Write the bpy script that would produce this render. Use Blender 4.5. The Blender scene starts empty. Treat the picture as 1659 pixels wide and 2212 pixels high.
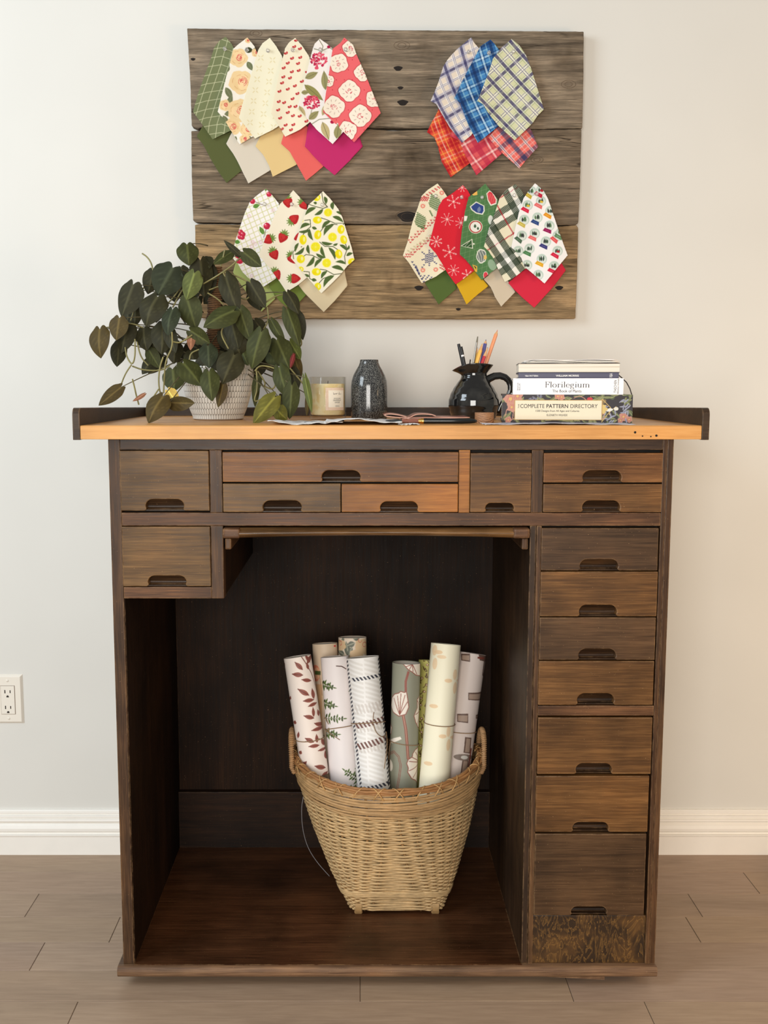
import bpy, bmesh, math, random
import numpy as np
from mathutils import Vector, Matrix
PI = math.pi
random.seed(7); RNG = np.random.default_rng(7)
SC = bpy.context.scene
COL = SC.collection
# ---------------------------------------------------------------- camera geometry (metres, floor z=0, desk front y=0)
TH = math.radians(7.007); F = 2237.0; CX = 777.0; CY = 1106.0
CAM = Vector((0.0, -1.92, 1.18))
FW = Vector((0, math.cos(TH), -math.sin(TH))); UP = Vector((0, math.sin(TH), math.cos(TH)))
def ray(px, py):
    return Vector((1, 0, 0)) * ((px - CX) / F) + UP * (-(py - CY) / F) + FW
def P(px, py, Y=0.0):
    d = ray(px, py); return CAM + d * ((Y - CAM.y) / d.y)
def PZ(px, py, Z=0.0):
    d = ray(px, py); return CAM + d * ((Z - CAM.z) / d.z)
def mpp(p):
    return (Vector(p) - CAM).dot(FW) / F
# ---------------------------------------------------------------- objects
WORLD = {}
def place(o, origin, parent):
    COL.objects.link(o)
    WORLD[o] = Vector(origin)
    if parent is not None:
        o.parent = parent; o.location = Vector(origin) - WORLD[parent]
    else:
        o.location = Vector(origin)
    return o
def thing(name, label, cat, origin=(0, 0, 0), group=None):
    o = bpy.data.objects.new(name, None); o.empty_display_size = .05
    place(o, origin, None); o['label'] = label; o['category'] = cat
    if group: o['group'] = group
    return o
def tag(o, label, cat, group=None):
    o['label'] = label; o['category'] = cat
    if group: o['group'] = group
    return o
class MB:
    """collects geometry in world coordinates; build() links it as one mesh object"""
    def __init__(s): s.v = []; s.f = []; s.c = None; s.m = []
    def add(s, vs, fs, mi=0):
        n = len(s.v); s.v += [tuple(v) for v in vs]; s.f += [tuple(i + n for i in f) for f in fs]; s.m += [mi] * len(fs); return s
    def box(s, x0, x1, y0, y1, z0, z1, mi=0):
        if x0 > x1: x0, x1 = x1, x0
        if y0 > y1: y0, y1 = y1, y0
        if z0 > z1: z0, z1 = z1, z0
        v = [(x, y, z) for z in (z0, z1) for y in (y0, y1) for x in (x0, x1)]
        return s.add(v, [(0, 2, 3, 1), (4, 5, 7, 6), (0, 1, 5, 4), (2, 6, 7, 3), (0, 4, 6, 2), (1, 3, 7, 5)], mi)
    def prism(s, pts, y0, y1, mi=0):
        """outline in the XZ plane, counter-clockwise seen from -Y, extruded y0 -> y1"""
        n = len(pts)
        v = [(x, y0, z) for x, z in pts] + [(x, y1, z) for x, z in pts]
        f = [tuple(range(n)), tuple(range(2 * n - 1, n - 1, -1))]
        f += [(i, i + n, (i + 1) % n + n, (i + 1) % n) for i in range(n)]
        return s.add(v, f, mi)
    def prismx(s, pts, x0, x1, mi=0):
        n = len(pts)
        v = [(x0, y, z) for y, z in pts] + [(x1, y, z) for y, z in pts]
        f = [tuple(range(n)), tuple(range(2 * n - 1, n - 1, -1))]
        f += [(i, i + n, (i + 1) % n + n, (i + 1) % n) for i in range(n)]
        return s.add(v, f, mi)
    def lathe(s, prof, c, seg=48, axis=None, mi=0, cap=False):
        c = Vector(c); vs = []
        for r, z in prof:
            for k in range(seg):
                a = 2 * PI * k / seg
                vs.append((c.x + r * math.cos(a), c.y + r * math.sin(a), c.z + z))
        fs = []
        for i in range(len(prof) - 1):
            for k in range(seg):
                a = i * seg + k; b = i * seg + (k + 1) % seg
                fs.append((a, b, b + seg, a + seg))
        if cap:
            fs.append(tuple(range(seg - 1, -1, -1))); fs.append(tuple(range((len(prof) - 1) * seg, len(prof) * seg)))
        return s.add(vs, fs, mi)
    def tube(s, pts, r, sides=6, closed=False, mi=0, cap=True, flat=1.0):
        pts = [Vector(p) for p in pts]; n = len(pts)
        if not hasattr(r, '__len__'): r = [r] * n
        vs = []; prev = None
        for i in range(n):
            if closed: t = pts[(i + 1) % n] - pts[i - 1]
            else: t = pts[min(i + 1, n - 1)] - pts[max(i - 1, 0)]
            if t.length < 1e-9: t = Vector((0, 0, 1))
            t.normalize()
            if prev is None:
                a = Vector((0, 0, 1)) if abs(t.z) < .9 else Vector((1, 0, 0))
            else: a = prev
            u = (a - t * a.dot(t)); u.normalize(); prev = u; w = t.cross(u)
            for k in range(sides):
                an = 2 * PI * k / sides
                vs.append(pts[i] + u * (math.cos(an) * r[i]) + w * (math.sin(an) * r[i] * flat))
        fs = []
        for i in range(n if closed else n - 1):
            j = (i + 1) % n
            for k in range(sides):
                l = (k + 1) % sides
                fs.append((i * sides + k, i * sides + l, j * sides + l, j * sides + k))
        if cap and not closed:
            fs.append(tuple(range(sides - 1, -1, -1))); fs.append(tuple((n - 1) * sides + k for k in range(sides)))
        return s.add(vs, fs, mi)
    def grid(s, fn, nu, nv, mi=0):
        vs = [fn(i / nu, j / nv) for j in range(nv + 1) for i in range(nu + 1)]
        fs = [(j * (nu + 1) + i, j * (nu + 1) + i + 1, (j + 1) * (nu + 1) + i + 1, (j + 1) * (nu + 1) + i) for j in range(nv) for i in range(nu)]
        return s.add(vs, fs, mi)
    def build(s, name, mat, parent=None, smooth=False, origin=None, bevel=0, seg=2, cols=None, solid=0, recalc=True, angle=None):
        me = bpy.data.meshes.new(name)
        if origin is None:
            if parent is not None: origin = WORLD[parent]
            else:
                a = np.array(s.v); origin = (float((a[:, 0].min() + a[:, 0].max()) / 2), float((a[:, 1].min() + a[:, 1].max()) / 2), float(a[:, 2].min()))
        O = Vector(origin)
        me.from_pydata([(x - O.x, y - O.y, z - O.z) for x, y, z in s.v], [], s.f)
        for m in (mat if isinstance(mat, (list, tuple)) else [mat]): me.materials.append(m)
        if any(s.m): me.polygons.foreach_set('material_index', s.m)
        if cols is not None:
            a = me.color_attributes.new('Col', 'FLOAT_COLOR', 'POINT')
            c = np.ones((len(s.v), 4), dtype=np.float32); c[:, :3] = cols
            a.data.foreach_set('color', c.ravel())
        if recalc or bevel:
            bm = bmesh.new(); bm.from_mesh(me)
            if recalc: bmesh.ops.recalc_face_normals(bm, faces=bm.faces)
            if bevel:
                es = [e for e in bm.edges if len(e.link_faces) == 2 and e.calc_face_angle(0) > math.radians(25)]
                bmesh.ops.bevel(bm, geom=es, offset=bevel, segments=seg, profile=.6, affect='EDGES', clamp_overlap=True)
            bm.to_mesh(me); bm.free()
        if smooth:
            me.polygons.foreach_set('use_smooth', [True] * len(me.polygons))
            if angle: me.set_sharp_from_angle(angle=math.radians(angle))
        o = bpy.data.objects.new(name, me); place(o, O, parent)
        if solid:
            m = o.modifiers.new('Solidify', 'SOLIDIFY'); m.thickness = solid; m.offset = 0
        return o
# ---------------------------------------------------------------- materials
def lin(c):
    c = np.asarray(c, dtype=float) / 255.0
    return np.where(c <= .04045, c / 12.92, ((c + .055) / 1.055) ** 2.4)
def C(r, g, b, k=1.0):
    l = lin((r, g, b)) * k; return (float(l[0]), float(l[1]), float(l[2]), 1.0)
class NT:
    def __init__(s, name):
        s.mat = bpy.data.materials.new(name); s.mat.use_nodes = True
        s.t = s.mat.node_tree; s.t.nodes.clear()
        s.out = s.t.nodes.new('ShaderNodeOutputMaterial'); s.b = s.t.nodes.new('ShaderNodeBsdfPrincipled')
        s.t.links.new(s.b.outputs[0], s.out.inputs[0])
    def n(s, typ, **kw):
        nd = s.t.nodes.new('ShaderNode' + typ)
        for k, v in kw.items():
            if k in nd.inputs: 
                s.set(nd.inputs[k], v)
            else: setattr(nd, k, v)
        return nd
    def set(s, inp, v):
        if isinstance(v, bpy.types.NodeSocket): s.t.links.new(v, inp)
        else: inp.default_value = v
    def bs(s, **kw):
        for k, v in kw.items(): s.set(s.b.inputs[k.replace('_', ' ')], v)
        return s
    def mix(s, f, a, b, mode='MIX'):
        m = s.t.nodes.new('ShaderNodeMix'); m.data_type = 'RGBA'; m.blend_type = mode
        s.set(m.inputs[0], f); s.set(m.inputs[6], a); s.set(m.inputs[7], b); return m.outputs[2]
    def math(s, op, a, b=0.0, c=0.0):
        m = s.t.nodes.new('ShaderNodeMath'); m.operation = op
        s.set(m.inputs[0], a); s.set(m.inputs[1], b); s.set(m.inputs[2], c); return m.outputs[0]
    def ramp(s, fac, stops):
        r = s.t.nodes.new('ShaderNodeValToRGB'); s.set(r.inputs[0], fac)
        e = r.color_ramp.elements
        while len(e) < len(stops): e.new(.5)
        for el, (p, c) in zip(e, stops):
            el.position = p; el.color = c if hasattr(c, '__len__') else (c, c, c, 1)
        return r.outputs[0]
    def coords(s, scale=(1, 1, 1), rnd=True, rot=(0, 0, 0)):
        tc = s.t.nodes.new('ShaderNodeTexCoord'); v = tc.outputs['Object']
        if rnd:
            oi = s.t.nodes.new('ShaderNodeObjectInfo'); sc = s.t.nodes.new('ShaderNodeVectorMath'); sc.operation = 'SCALE'
            cb = s.t.nodes.new('ShaderNodeCombineXYZ')
            m = s.math('MULTIPLY', oi.outputs['Random'], 37.0); m2 = s.math('MULTIPLY', oi.outputs['Random'], 91.0)
            s.set(cb.inputs[0], m); s.set(cb.inputs[1], m2); s.set(cb.inputs[2], m2)
            ad = s.t.nodes.new('ShaderNodeVectorMath'); ad.operation = 'ADD'
            s.set(ad.inputs[0], v); s.set(ad.inputs[1], cb.outputs[0]); v = ad.outputs[0]
        mp = s.t.nodes.new('ShaderNodeMapping'); s.set(mp.inputs['Vector'], v); mp.inputs['Scale'].default_value = scale
        mp.inputs['Rotation'].default_value = rot
        return mp.outputs[0]
    def noise(s, vec, scale, detail=4, rough=.6, dist=0.0):
        n = s.t.nodes.new('ShaderNodeTexNoise'); s.set(n.inputs['Vector'], vec)
        n.inputs['Scale'].default_value = scale; n.inputs['Detail'].default_value = detail
        n.inputs['Roughness'].default_value = rough; n.inputs['Distortion'].default_value = dist
        return n.outputs[0]
    def bump(s, h, strength=.3, dist=.001):
        b = s.t.nodes.new('ShaderNodeBump'); s.set(b.inputs['Height'], h)
        b.inputs['Strength'].default_value = strength; b.inputs['Distance'].default_value = dist
        s.t.links.new(b.outputs[0], s.b.inputs['Normal']); return s
def plain(name, rgb, rough=.6, metal=0.0, spec=.5, noise=0.0, nscale=60, bump=0.0, **kw):
    m = NT(name); c = C(*rgb)
    if noise:
        v = m.coords(); n = m.noise(v, nscale, 3)
        c2 = tuple(x * (1 - noise) for x in c[:3]) + (1,); c1 = tuple(min(1, x * (1 + noise)) for x in c[:3]) + (1,)
        m.bs(Base_Color=m.ramp(n, [(.3, c2), (.7, c1)]))
        if bump: m.bump(n, bump, .001)
    else: m.bs(Base_Color=c)
    m.bs(Roughness=rough, Metallic=metal, Specular_IOR_Level=spec)
    for k, v in kw.items(): m.set(m.b.inputs[k.replace('_', ' ')], v)
    return m.mat
def wood(name, dark, mid, light, axis='x', rough=.42, wear=.5, fine=1.0, spec=.28, wearcol=(176, 140, 100), blotch=1.0):
    """stained timber: long grain along one axis, blotchy stain, rubbed edges"""
    m = NT(name)
    st = {'x': (1.6, 14, 14), 'y': (14, 1.6, 14), 'z': (14, 14, 1.6)}[axis]
    fs = {'x': (14, 420, 420), 'y': (420, 14, 420), 'z': (420, 420, 14)}[axis]
    v1 = m.coords(st); v2 = m.coords(fs); v0 = m.coords((1, 1, 1))
    big = m.noise(v1, 1.0, 4, .6, .8); finen = m.noise(v2, 1.0 * fine, 3, .65); bl = m.noise(v0, 7, 3, .55)
    mid_ = m.noise(m.coords(tuple(q * .33 for q in fs)), 1.0, 4, .7, .4)
    f = m.math('ADD', m.math('MULTIPLY', big, .34), m.math('ADD', m.math('MULTIPLY', finen, .36), m.math('MULTIPLY', mid_, .30)))
    col = m.ramp(f, [(.33, C(*dark)), (.49, C(*mid)), (.69, C(*light))])
    sh = m.ramp(bl, [(.30, (.55, .55, .55, 1)), (.55, (1, 1, 1, 1)), (.75, (1.28, 1.2, 1.1, 1))])
    col = m.mix(blotch, col, sh, 'MULTIPLY')
    if wear:
        bv = m.t.nodes.new('ShaderNodeBevel'); bv.samples = 4; bv.inputs[0].default_value = .004
        ge = m.t.nodes.new('ShaderNodeNewGeometry')
        dt = m.t.nodes.new('ShaderNodeVectorMath'); dt.operation = 'DOT_PRODUCT'
        m.set(dt.inputs[0], bv.outputs[0]); m.set(dt.inputs[1], ge.outputs['Normal'])
        e = m.ramp(dt.outputs['Value'], [(.80, 1.0), (.985, 0.0)])
        wn = m.noise(v0, 38, 5, .7); w = m.ramp(wn, [(.42, 0.0), (.62, 1.0)])
        fac = m.math('MULTIPLY', m.math('MULTIPLY', e, w), wear)
        col = m.mix(fac, col, C(*wearcol))
        sp = m.noise(m.coords((1, 1, 1)), 420, 2, .5); spm = m.ramp(sp, [(.735, 0.0), (.76, .55)])
        col = m.mix(spm, col, C(*wearcol))
    m.bs(Base_Color=col, Specular_IOR_Level=spec)
    m.bs(Roughness=m.ramp(finen, [(.2, rough - .08), (.8, rough + .12)]))
    m.bump(f, .35, .0006)
    return m.mat
def vcol(name, rough=.8, spec=.2, bump=0.0, bscale=900, sheen=0.0, translucent=0.0):
    m = NT(name); a = m.t.nodes.new('ShaderNodeVertexColor'); a.layer_name = 'Col'
    m.bs(Base_Color=a.outputs[0], Roughness=rough, Specular_IOR_Level=spec)
    if sheen: m.bs(Sheen_Weight=sheen)
    if bump:
        v = m.coords((1, 1, 1)); m.bump(m.noise(v, bscale, 2), bump, .0005)
    return m.mat
# ================================================================ ROOM
YW = 0.59
def wallmat():
    m = NT('wall_paint'); v = m.coords(rnd=False); n = m.noise(v, 3.0, 2)
    m.bs(Base_Color=m.ramp(n, [(.3, C(214, 213, 207)), (.7, C(218, 217, 211))]), Roughness=.85, Specular_IOR_Level=.25)
    m.bump(m.noise(v, 260, 2), .05, .0006); return m.mat
MWALL = wallmat()
w = MB(); w.box(-3.2, 3.2, YW, YW + .12, 0, 2.75); o = w.build('wall_back', MWALL); o['kind'] = 'structure'
# baseboard: moulded profile extruded along the wall
zt = P(0, 1752, YW - .014).z; zb = 0.0
hgt = zt - zb
pr = [(YW, 0), (YW - .017, 0), (YW - .017, hgt * .42), (YW - .0195, hgt * .44), (YW - .0195, hgt * .465), (YW - .0130, hgt * .475),
      (YW - .0125, hgt * .50), (YW - .0165, hgt * .54), (YW - .0170, hgt * .60), (YW - .0140, hgt * .66), (YW - .0085, hgt * .715), (YW - .0070, hgt * .735), (YW - .0140, hgt * .745),
      (YW - .0150, hgt * .77), (YW - .0140, hgt * .80), (YW - .0095, hgt * .815), (YW - .0095, hgt * .83), (YW - .0125, hgt * .845), (YW - .0120, hgt * .88), (YW - .0070, hgt * .895), (YW - .0070, hgt * .91),
      (YW - .0090, hgt * .925), (YW - .0085, hgt * .97), (YW - .005, hgt), (YW, hgt)]
b = MB(); b.prismx(pr, -3.2, 3.2); o = b.build('baseboard_back', plain('trim_paint', (238, 235, 228), .42, noise=.015, nscale=20)); o['kind'] = 'structure'
# floor: rows of engineered planks, seams where the photo shows them
rowY = [.59] + [.4796 - k * .1066 for k in range(0, 24)]
joints = {0: [], 1: [PZ(1605, 1884).x], 2: [PZ(83, 1933).x, PZ(1486, 1931).x], 3: [PZ(258, 1985).x], 4: [PZ(95.5, 2039).x], 5: [PZ(778, 2118).x, PZ(1224, 2118).x],
          6: [PZ(167, 2167).x, PZ(1391.6, 2164).x]}
fl = MB(); cc = []
fb = []
for r in range(len(rowY) - 1):
    y1, y0 = rowY[r], rowY[r + 1]
    xs = sorted(joints.get(r, []))
    rr = random.Random(r)
    if not xs: xs = [rr.uniform(-.5, .5) + (1.6 if r < 2 else 0)]
    while xs[0] > -3.0: xs.insert(0, xs[0] - rr.uniform(.9, 1.5))
    while xs[-1] < 3.0: xs.append(xs[-1] + rr.uniform(.9, 1.5))
    for a, bb in zip(xs[:-1], xs[1:]):
        g = .0005; n0 = len(fl.v)
        e = .0007
        fl.add([(a + g, y0 + g, -.0008), (bb - g, y0 + g, -.0008), (bb - g, y1 - g, -.0008), (a + g, y1 - g, -.0008),
                (a + g + e, y0 + g + e, 0), (bb - g - e, y0 + g + e, 0), (bb - g - e, y1 - g - e, 0), (a + g + e, y1 - g - e, 0)],
               [(4, 5, 6, 7), (0, 1, 5, 4), (1, 2, 6, 5), (2, 3, 7, 6), (3, 0, 4, 7)])
        t = rr.uniform(.93, 1.06); cc += [(t, t * rr.uniform(.985, 1.01), t * rr.uniform(.96, 1.03))] * 8
fl.box(-3.2, 3.2, rowY[-1], YW, -.05, -.0012); cc += [(.25, .22, .2)] * 8
def floormat():
    m = NT('oak_planks'); a = m.t.nodes.new('ShaderNodeVertexColor'); a.layer_name = 'Col'
    v0 = m.coords((1, 1, 1), rnd=False); v1 = m.coords((5, 60, 60), rnd=False); v2 = m.coords((1.5, 7, 7), rnd=False)
    g = m.noise(v1, 2.0, 5, .65, .3); k = m.noise(v2, 1.6, 4, .6, .6)
    col = m.ramp(g, [(.25, C(149, 127, 107)), (.55, C(163, 140, 119)), (.8, C(173, 151, 129))])
    col = m.mix(.8, col, m.ramp(k, [(.28, (.78, .77, .76, 1)), (.45, (1, 1, 1, 1)), (.75, (1.06, 1.05, 1.03, 1))]), 'MULTIPLY')
    col = m.mix(1.0, col, a.outputs[0], 'MULTIPLY')
    m.bs(Base_Color=col, Roughness=.48, Specular_IOR_Level=.35); m.bump(g, .12, .0005); return m.mat
o = fl.build('floor', floormat(), cols=np.array(cc), recalc=False, origin=(0, 0, 0)); o['kind'] = 'structure'

# ================================================================ DESK
DK, MD, LT = (30, 20, 14), (62, 42, 28), (104, 73, 47)
MW = {}
MW['frame_x'] = wood('stained_rail', (44, 29, 19), (88, 59, 38), (136, 94, 60), 'x', wear=.8)
MW['frame_z'] = wood('stained_stile', (34, 23, 15), (72, 49, 31), (118, 85, 54), 'z', wear=.75)
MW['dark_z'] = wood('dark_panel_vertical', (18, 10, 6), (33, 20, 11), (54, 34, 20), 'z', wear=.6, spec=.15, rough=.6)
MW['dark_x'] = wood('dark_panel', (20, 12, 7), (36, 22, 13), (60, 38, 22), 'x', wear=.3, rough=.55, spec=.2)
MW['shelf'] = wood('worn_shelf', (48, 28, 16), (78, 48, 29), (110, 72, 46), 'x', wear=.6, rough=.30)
MW['plinth'] = wood('worn_plinth', (62, 44, 32), (104, 78, 58), (146, 114, 84), 'x', wear=.55, wearcol=(186, 150, 112))
MW['top'] = wood('honey_top', (186, 130, 70), (210, 152, 88), (226, 174, 110), 'x', wear=.25, rough=.38, wearcol=(245, 200, 130), blotch=.3)
MW['rim'] = wood('dark_gallery', (34, 25, 18), (58, 44, 32), (82, 64, 48), 'x', wear=.7)
tones = {'grey': ((52, 36, 22), (95, 69, 39), (138, 104, 64)), 'brown': ((56, 36, 20), (96, 65, 34), (138, 98, 55)),
         'orange': ((92, 56, 22), (142, 90, 40), (180, 124, 66)), 'warm': ((60, 37, 18), (108, 70, 37), (152, 105, 60)),
         'dull': ((44, 30, 19), (76, 54, 34), (108, 80, 53))}
for k, t in tones.items(): MW['d_' + k] = wood('drawer_' + k, *t, 'x', wear=.75)
MGAP = plain('dark_gap', (14, 9, 6), .8)
desk = thing('workbench_desk', 'tall dark-stained wooden desk with many drawers, a honey-coloured top and an open kneehole', 'desk', (.058, .27, 0))
def front_rect(x0, x1, y0, y1, Y=0.0):
    """world rectangle on plane y=Y for a photo rectangle (x read at mid height)"""
    ym = (y0 + y1) / 2
    return P(x0, ym, Y).x, P(x1, ym, Y).x, P((x0 + x1) / 2, y1, Y).z, P((x0 + x1) / 2, y0, Y).z
XL, XR = P(233, 950).x, P(1457, 950).x
XLi = XL + .0215; XRi = P(1430, 1040).x
ZT = P(800, 948).z; ZB = P(800, 2082).z          # carcass top and base board upper face
DEP = .545
# side panels / stiles
zc_shade = P(370, 1293).z
def panel(name, x0, x1, y0, y1, z0, z1, mat, bev=.0015, label=None):
    o = MB().box(x0, x1, y0, y1, z0, z1).build(name, mat, desk, bevel=bev)
    if label: o['label'] = label
    return o
panel('side_panel', XL, XLi, 0, DEP, ZB, ZT, MW['frame_z'])
panel('inner_shade_sheet', XLi - .0002, XLi + .001, .004, DEP - .012, ZB, zc_shade, MW['dark_z'], 0)  # added dark sheet: kneehole shade put as colour over the left panel's inner face
# right side has a fluted double edge
panel('side_panel', XRi + .009, XR, .002, DEP, ZB, ZT, MW['frame_z'])
panel('stile', XRi, XRi + .0085, 0, .03, ZB, ZT, MW['frame_z'])
xpa, xpb = P(1143, 1400).x, P(1165, 1400).x
xpa = P(1142, 1300).x; xpb = P(1167, 1300).x
zr1a, zr1b = P(800, 1136).z, P(800, 1107.5).z      # rail under top drawers
zr0a = P(800, 972).z
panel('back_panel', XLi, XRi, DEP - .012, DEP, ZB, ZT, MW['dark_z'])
panel('back_rail', XLi, xpa, DEP - .03, DEP - .012, ZB, P(800, 1711, DEP - .03).z, MW['dark_x'])
panel('partition', xpa, xpa + .012, .001, DEP - .012, ZB, zr1a, wood('partition_wood', (30, 20, 12), (54, 37, 23), (86, 62, 40), 'z', wear=.9, spec=.3, rough=.45))
panel('stile', xpa + .0125, xpb, .0, .03, ZB, zr1a, MW['frame_z'])
for q in range(3):
    pass
panel('top_rail', XLi, XRi, .0, .5, zr0a, ZT, wood('top_rail_dark', (34, 25, 19), (66, 49, 37), (98, 74, 54), 'x', wear=.6))
panel('rail', XLi, XRi, .0, DEP - .012, zr1a, zr1b, MW['frame_x'])
for a, b2 in ((453, 480), (991, 1015), (1148, 1173)):
    x0, x1, z0, z1 = front_rect(a, b2, 974, 1106)
    panel('stile', x0, x1, .0, .03, zr1b, zr0a, MW['d_orange'] if a == 991 else MW['frame_z'])
# small cupboard left
x0, x1, z0, z1 = front_rect(456, 483, 1137, 1293)
zc0 = P(370, 1293).z; zc1 = P(370, 1268).z
panel('stile', x0, x1, .0, .03, zc0, zr1a, MW['frame_z'])
panel('cupboard_side', x1 - .012, x1 - .0005, .03, DEP - .012, zc0, zr1a, MW['dark_x'])
panel('rail', XLi, x0, .0, DEP - .012, zc0, zc1, MW['frame_x'])
# right column rail and bottom panel
zq0, zq1 = P(1290, 1546).z, P(1290, 1524.5).z
panel('rail', xpb, XRi, .0, .3, zq0, zq1, MW['frame_x'])
zp1 = P(1280, 1979).z
def figured():
    m = NT('figured_veneer'); v = m.coords((1, 1, 1), rnd=False)
    n = m.noise(m.coords((26, 16, 9), rnd=False), 1.0, 5, .6, .5)
    s = m.math('FRACT', m.math('MULTIPLY', n, 11.0))
    l = m.ramp(s, [(.0, 0.0), (.04, 1.0), (.08, .35), (.5, .0)])
    br = m.ramp(m.noise(v, 12, 3), [(.45, 0.0), (.62, 1.0)])
    col = m.mix(br, C(46, 32, 20), C(86, 60, 32)); col = m.mix(m.math('MULTIPLY', l, .5), col, C(176, 130, 66))
    m.bs(Base_Color=col, Roughness=.33); m.bump(n, .1); return m.mat
panel('toe_panel', xpb, XRi, .003, .02, ZB, zp1, figured(), label='figured veneer panel under the lowest drawer')
# base board: slab with a rounded worn front edge
zb1 = P(800, 2112.5, -.014).z
xb0, xb1 = P(253, 2098, -.012).x, P(1420, 2098, -.012).x
zm = (zb1 + ZB) / 2; hh = (ZB - zb1) / 2
prof = [(DEP, ZB), (-.007, ZB), (-.0105, ZB - .0012), (-.0130, ZB - .0045), (-.0140, ZB - .009), (-.0140, zb1 + .006), (-.0120, zb1 + .0015), (-.009, zb1), (DEP, zb1)]
m = MB(); m.prismx(prof[::-1], xb0, xb1); m.build('base_board', [MW['plinth']], desk, bevel=.002)
# floor of the kneehole (the same slab's upper face, darker stain)
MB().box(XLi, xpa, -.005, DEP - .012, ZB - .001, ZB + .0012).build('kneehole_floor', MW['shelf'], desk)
m = MB(); m.prism([(P(1180, 2112, -.01).x, zb1), (P(1300, 2120, -.01).x, zb1 - .006), (P(1306, 2120, -.01).x, zb1 - .006), (P(1306, 2112, -.01).x, zb1)], -.010, .03)
m.build('loose_splinter', MW['plinth'], desk)
for fx in (XL + .05, XR - .05):
    for fy in (.06, .48):
        MB().lathe([(.018, 0), (.018, zb1)], (fx, fy, 0), 20, cap=True).build('foot', MGAP, desk)
# dark backing behind the drawer gaps
bk = MB(); bk.box(XLi, XRi, .020, .024, zr1b, zr0a); bk.box(xpb, XRi, .021, .025, ZB, zr1a); bk.box(XLi, x0, .020, .024, zc1, zr1a)
bk.build('drawer_carcass', MGAP, desk)
def drawer(r, pull, tone, seed=0, tilt=0.0):
    X0, X1, Z0, Z1 = front_rect(*r); a, b2, c0, c1 = front_rect(*pull)
    Z1 -= .0004; fil = .0045
    h = c1 - Z0; rad = min(h * .62, .014)
    out = [(X0, Z0)]
    def arc(cx, cz, r_, a0, a1, n=6): return [(cx + r_ * math.cos(math.radians(a0 + (a1 - a0) * i / n)), cz + r_ * math.sin(math.radians(a0 + (a1 - a0) * i / n))) for i in range(n + 1)]
    out += arc(a - fil * .7, Z0 + fil, fil, 270, 360, 4)
    out += arc(a + rad, c1 - rad, rad, 180, 90)
    out += arc(b2 - rad, c1 - rad, rad, 90, 0)
    out += arc(b2 + fil * .7, Z0 + fil, fil, 180, 270, 4)
    out += [(X1, Z0), (X1, Z1), (X0, Z1)]
    d = MB(); d.prism(out, -.0025, .017); o = d.build('drawer', MW['d_' + tone], desk, bevel=.0016, seg=2)
    o['label'] = {'grey': 'greyish brown drawer front', 'brown': 'brown drawer front', 'orange': 'orange brown drawer front', 'warm': 'reddish brown drawer front', 'dull': 'dull dark drawer front'}[tone]
    g = MB()
    def fn(u, v):
        dep = .0035 + .012 * math.sin(min(1, v * 1.15) * PI / 2) ** .8 - (.005 * max(0, v - .75) / .25)
        return (a - .004 + (b2 - a + .008) * u, dep, c1 + .001 - (c1 - Z0 + .001) * v)
    g.grid(fn, 6, 10); g.box(a - .003, b2 + .003, .004, .019, Z0 - .0003, Z0 + .0015)
    g.build('finger_pull', wood('pull_' + tone + str(seed), (24, 17, 11), (50, 34, 22), (96, 68, 42), 'x', wear=.2, rough=.36), o, smooth=True, angle=40)
    return o
DR = [((260, 452, 973, 1103), (315, 398, 1078, 1103), 'grey'), ((481, 990, 976, 1041), (695, 779, 1016, 1041), 'warm'),
      ((482, 736, 1044, 1106), (568, 652, 1081, 1106), 'grey'), ((738, 989, 1045, 1106), (821, 903, 1083, 1106), 'orange'),
      ((1016, 1147, 978, 1106), (1048, 1110, 1086, 1106), 'brown'), ((1174, 1431, 978, 1042), (1258, 1342, 1016, 1042), 'warm'),
      ((1173, 1429, 1045, 1106), (1257, 1339, 1081, 1106), 'brown'), ((265, 455, 1137, 1266), (320, 403, 1243, 1266), 'grey'),
      ((1169, 1421, 1140, 1232), (1252, 1335, 1208, 1232), 'dull'), ((1167, 1419, 1234, 1331), (1250, 1332, 1306, 1331), 'brown'),
      ((1165, 1415, 1333, 1425), (1249, 1330, 1401, 1425), 'dull'), ((1163, 1411, 1427, 1522), (1246, 1326, 1497, 1522), 'brown'),
      ((1161, 1407, 1549, 1671), (1243, 1321, 1648, 1671), 'brown'), ((1157, 1400, 1675, 1796), (1236, 1314, 1775, 1796), 'brown'),
      ((1154, 1393, 1800, 1976), (1233, 1310, 1957, 1976), 'dull')]
for i, (r, p, t) in enumerate(DR): drawer(r, p, t, i)
# pull-out apron slide: half-round bar, thinner in the middle, with end blocks and runners
xa, xb_ = P(484, 1150).x, P(1141, 1150).x
zt_ = P(800, 1140).z
m = MB(); n = 40
def bar(u, v):
    x = xa + (xb_ - xa) * u; half = .5 * (P(800, 1140).z - P(800, 1163).z) * (1 - .27 * math.sin(PI * u) ** .8)
    an = -PI / 2 + PI * v * 1.0
    zc = zt_ - half
    return (x, .006 - .022 * math.cos(an) ** .7 if math.cos(an) > 0 else .006, zc - half * math.sin(an) * -1)
m.grid(bar, n, 12); m.box(xa, xb_, .006, .4, zt_ - .014, zt_)
m.build('apron_slide', wood('worn_slide', (40, 27, 15), (92, 64, 36), (160, 118, 72), 'x', wear=.6, rough=.3), desk, smooth=True, angle=40)
for a, b2 in ((483, 520), (1106, 1142)):
    x0, x1, z0, z1 = front_rect(a, b2, 1139, 1163)
    MB().box(x0, x1, -.017, .03, z0 + .002, z1).build('slide_end', MW['frame_x'], desk, bevel=.005, seg=3)
for a, b2 in ((485, 499, ), (1128, 1142)):
    x0, x1, z0, z1 = front_rect(a, b2, 1164, 1188)
    MB().box(x0, x1, .004, .45, z0, z1).build('slide_runner', MW['frame_z'], desk, bevel=.003)
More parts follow.
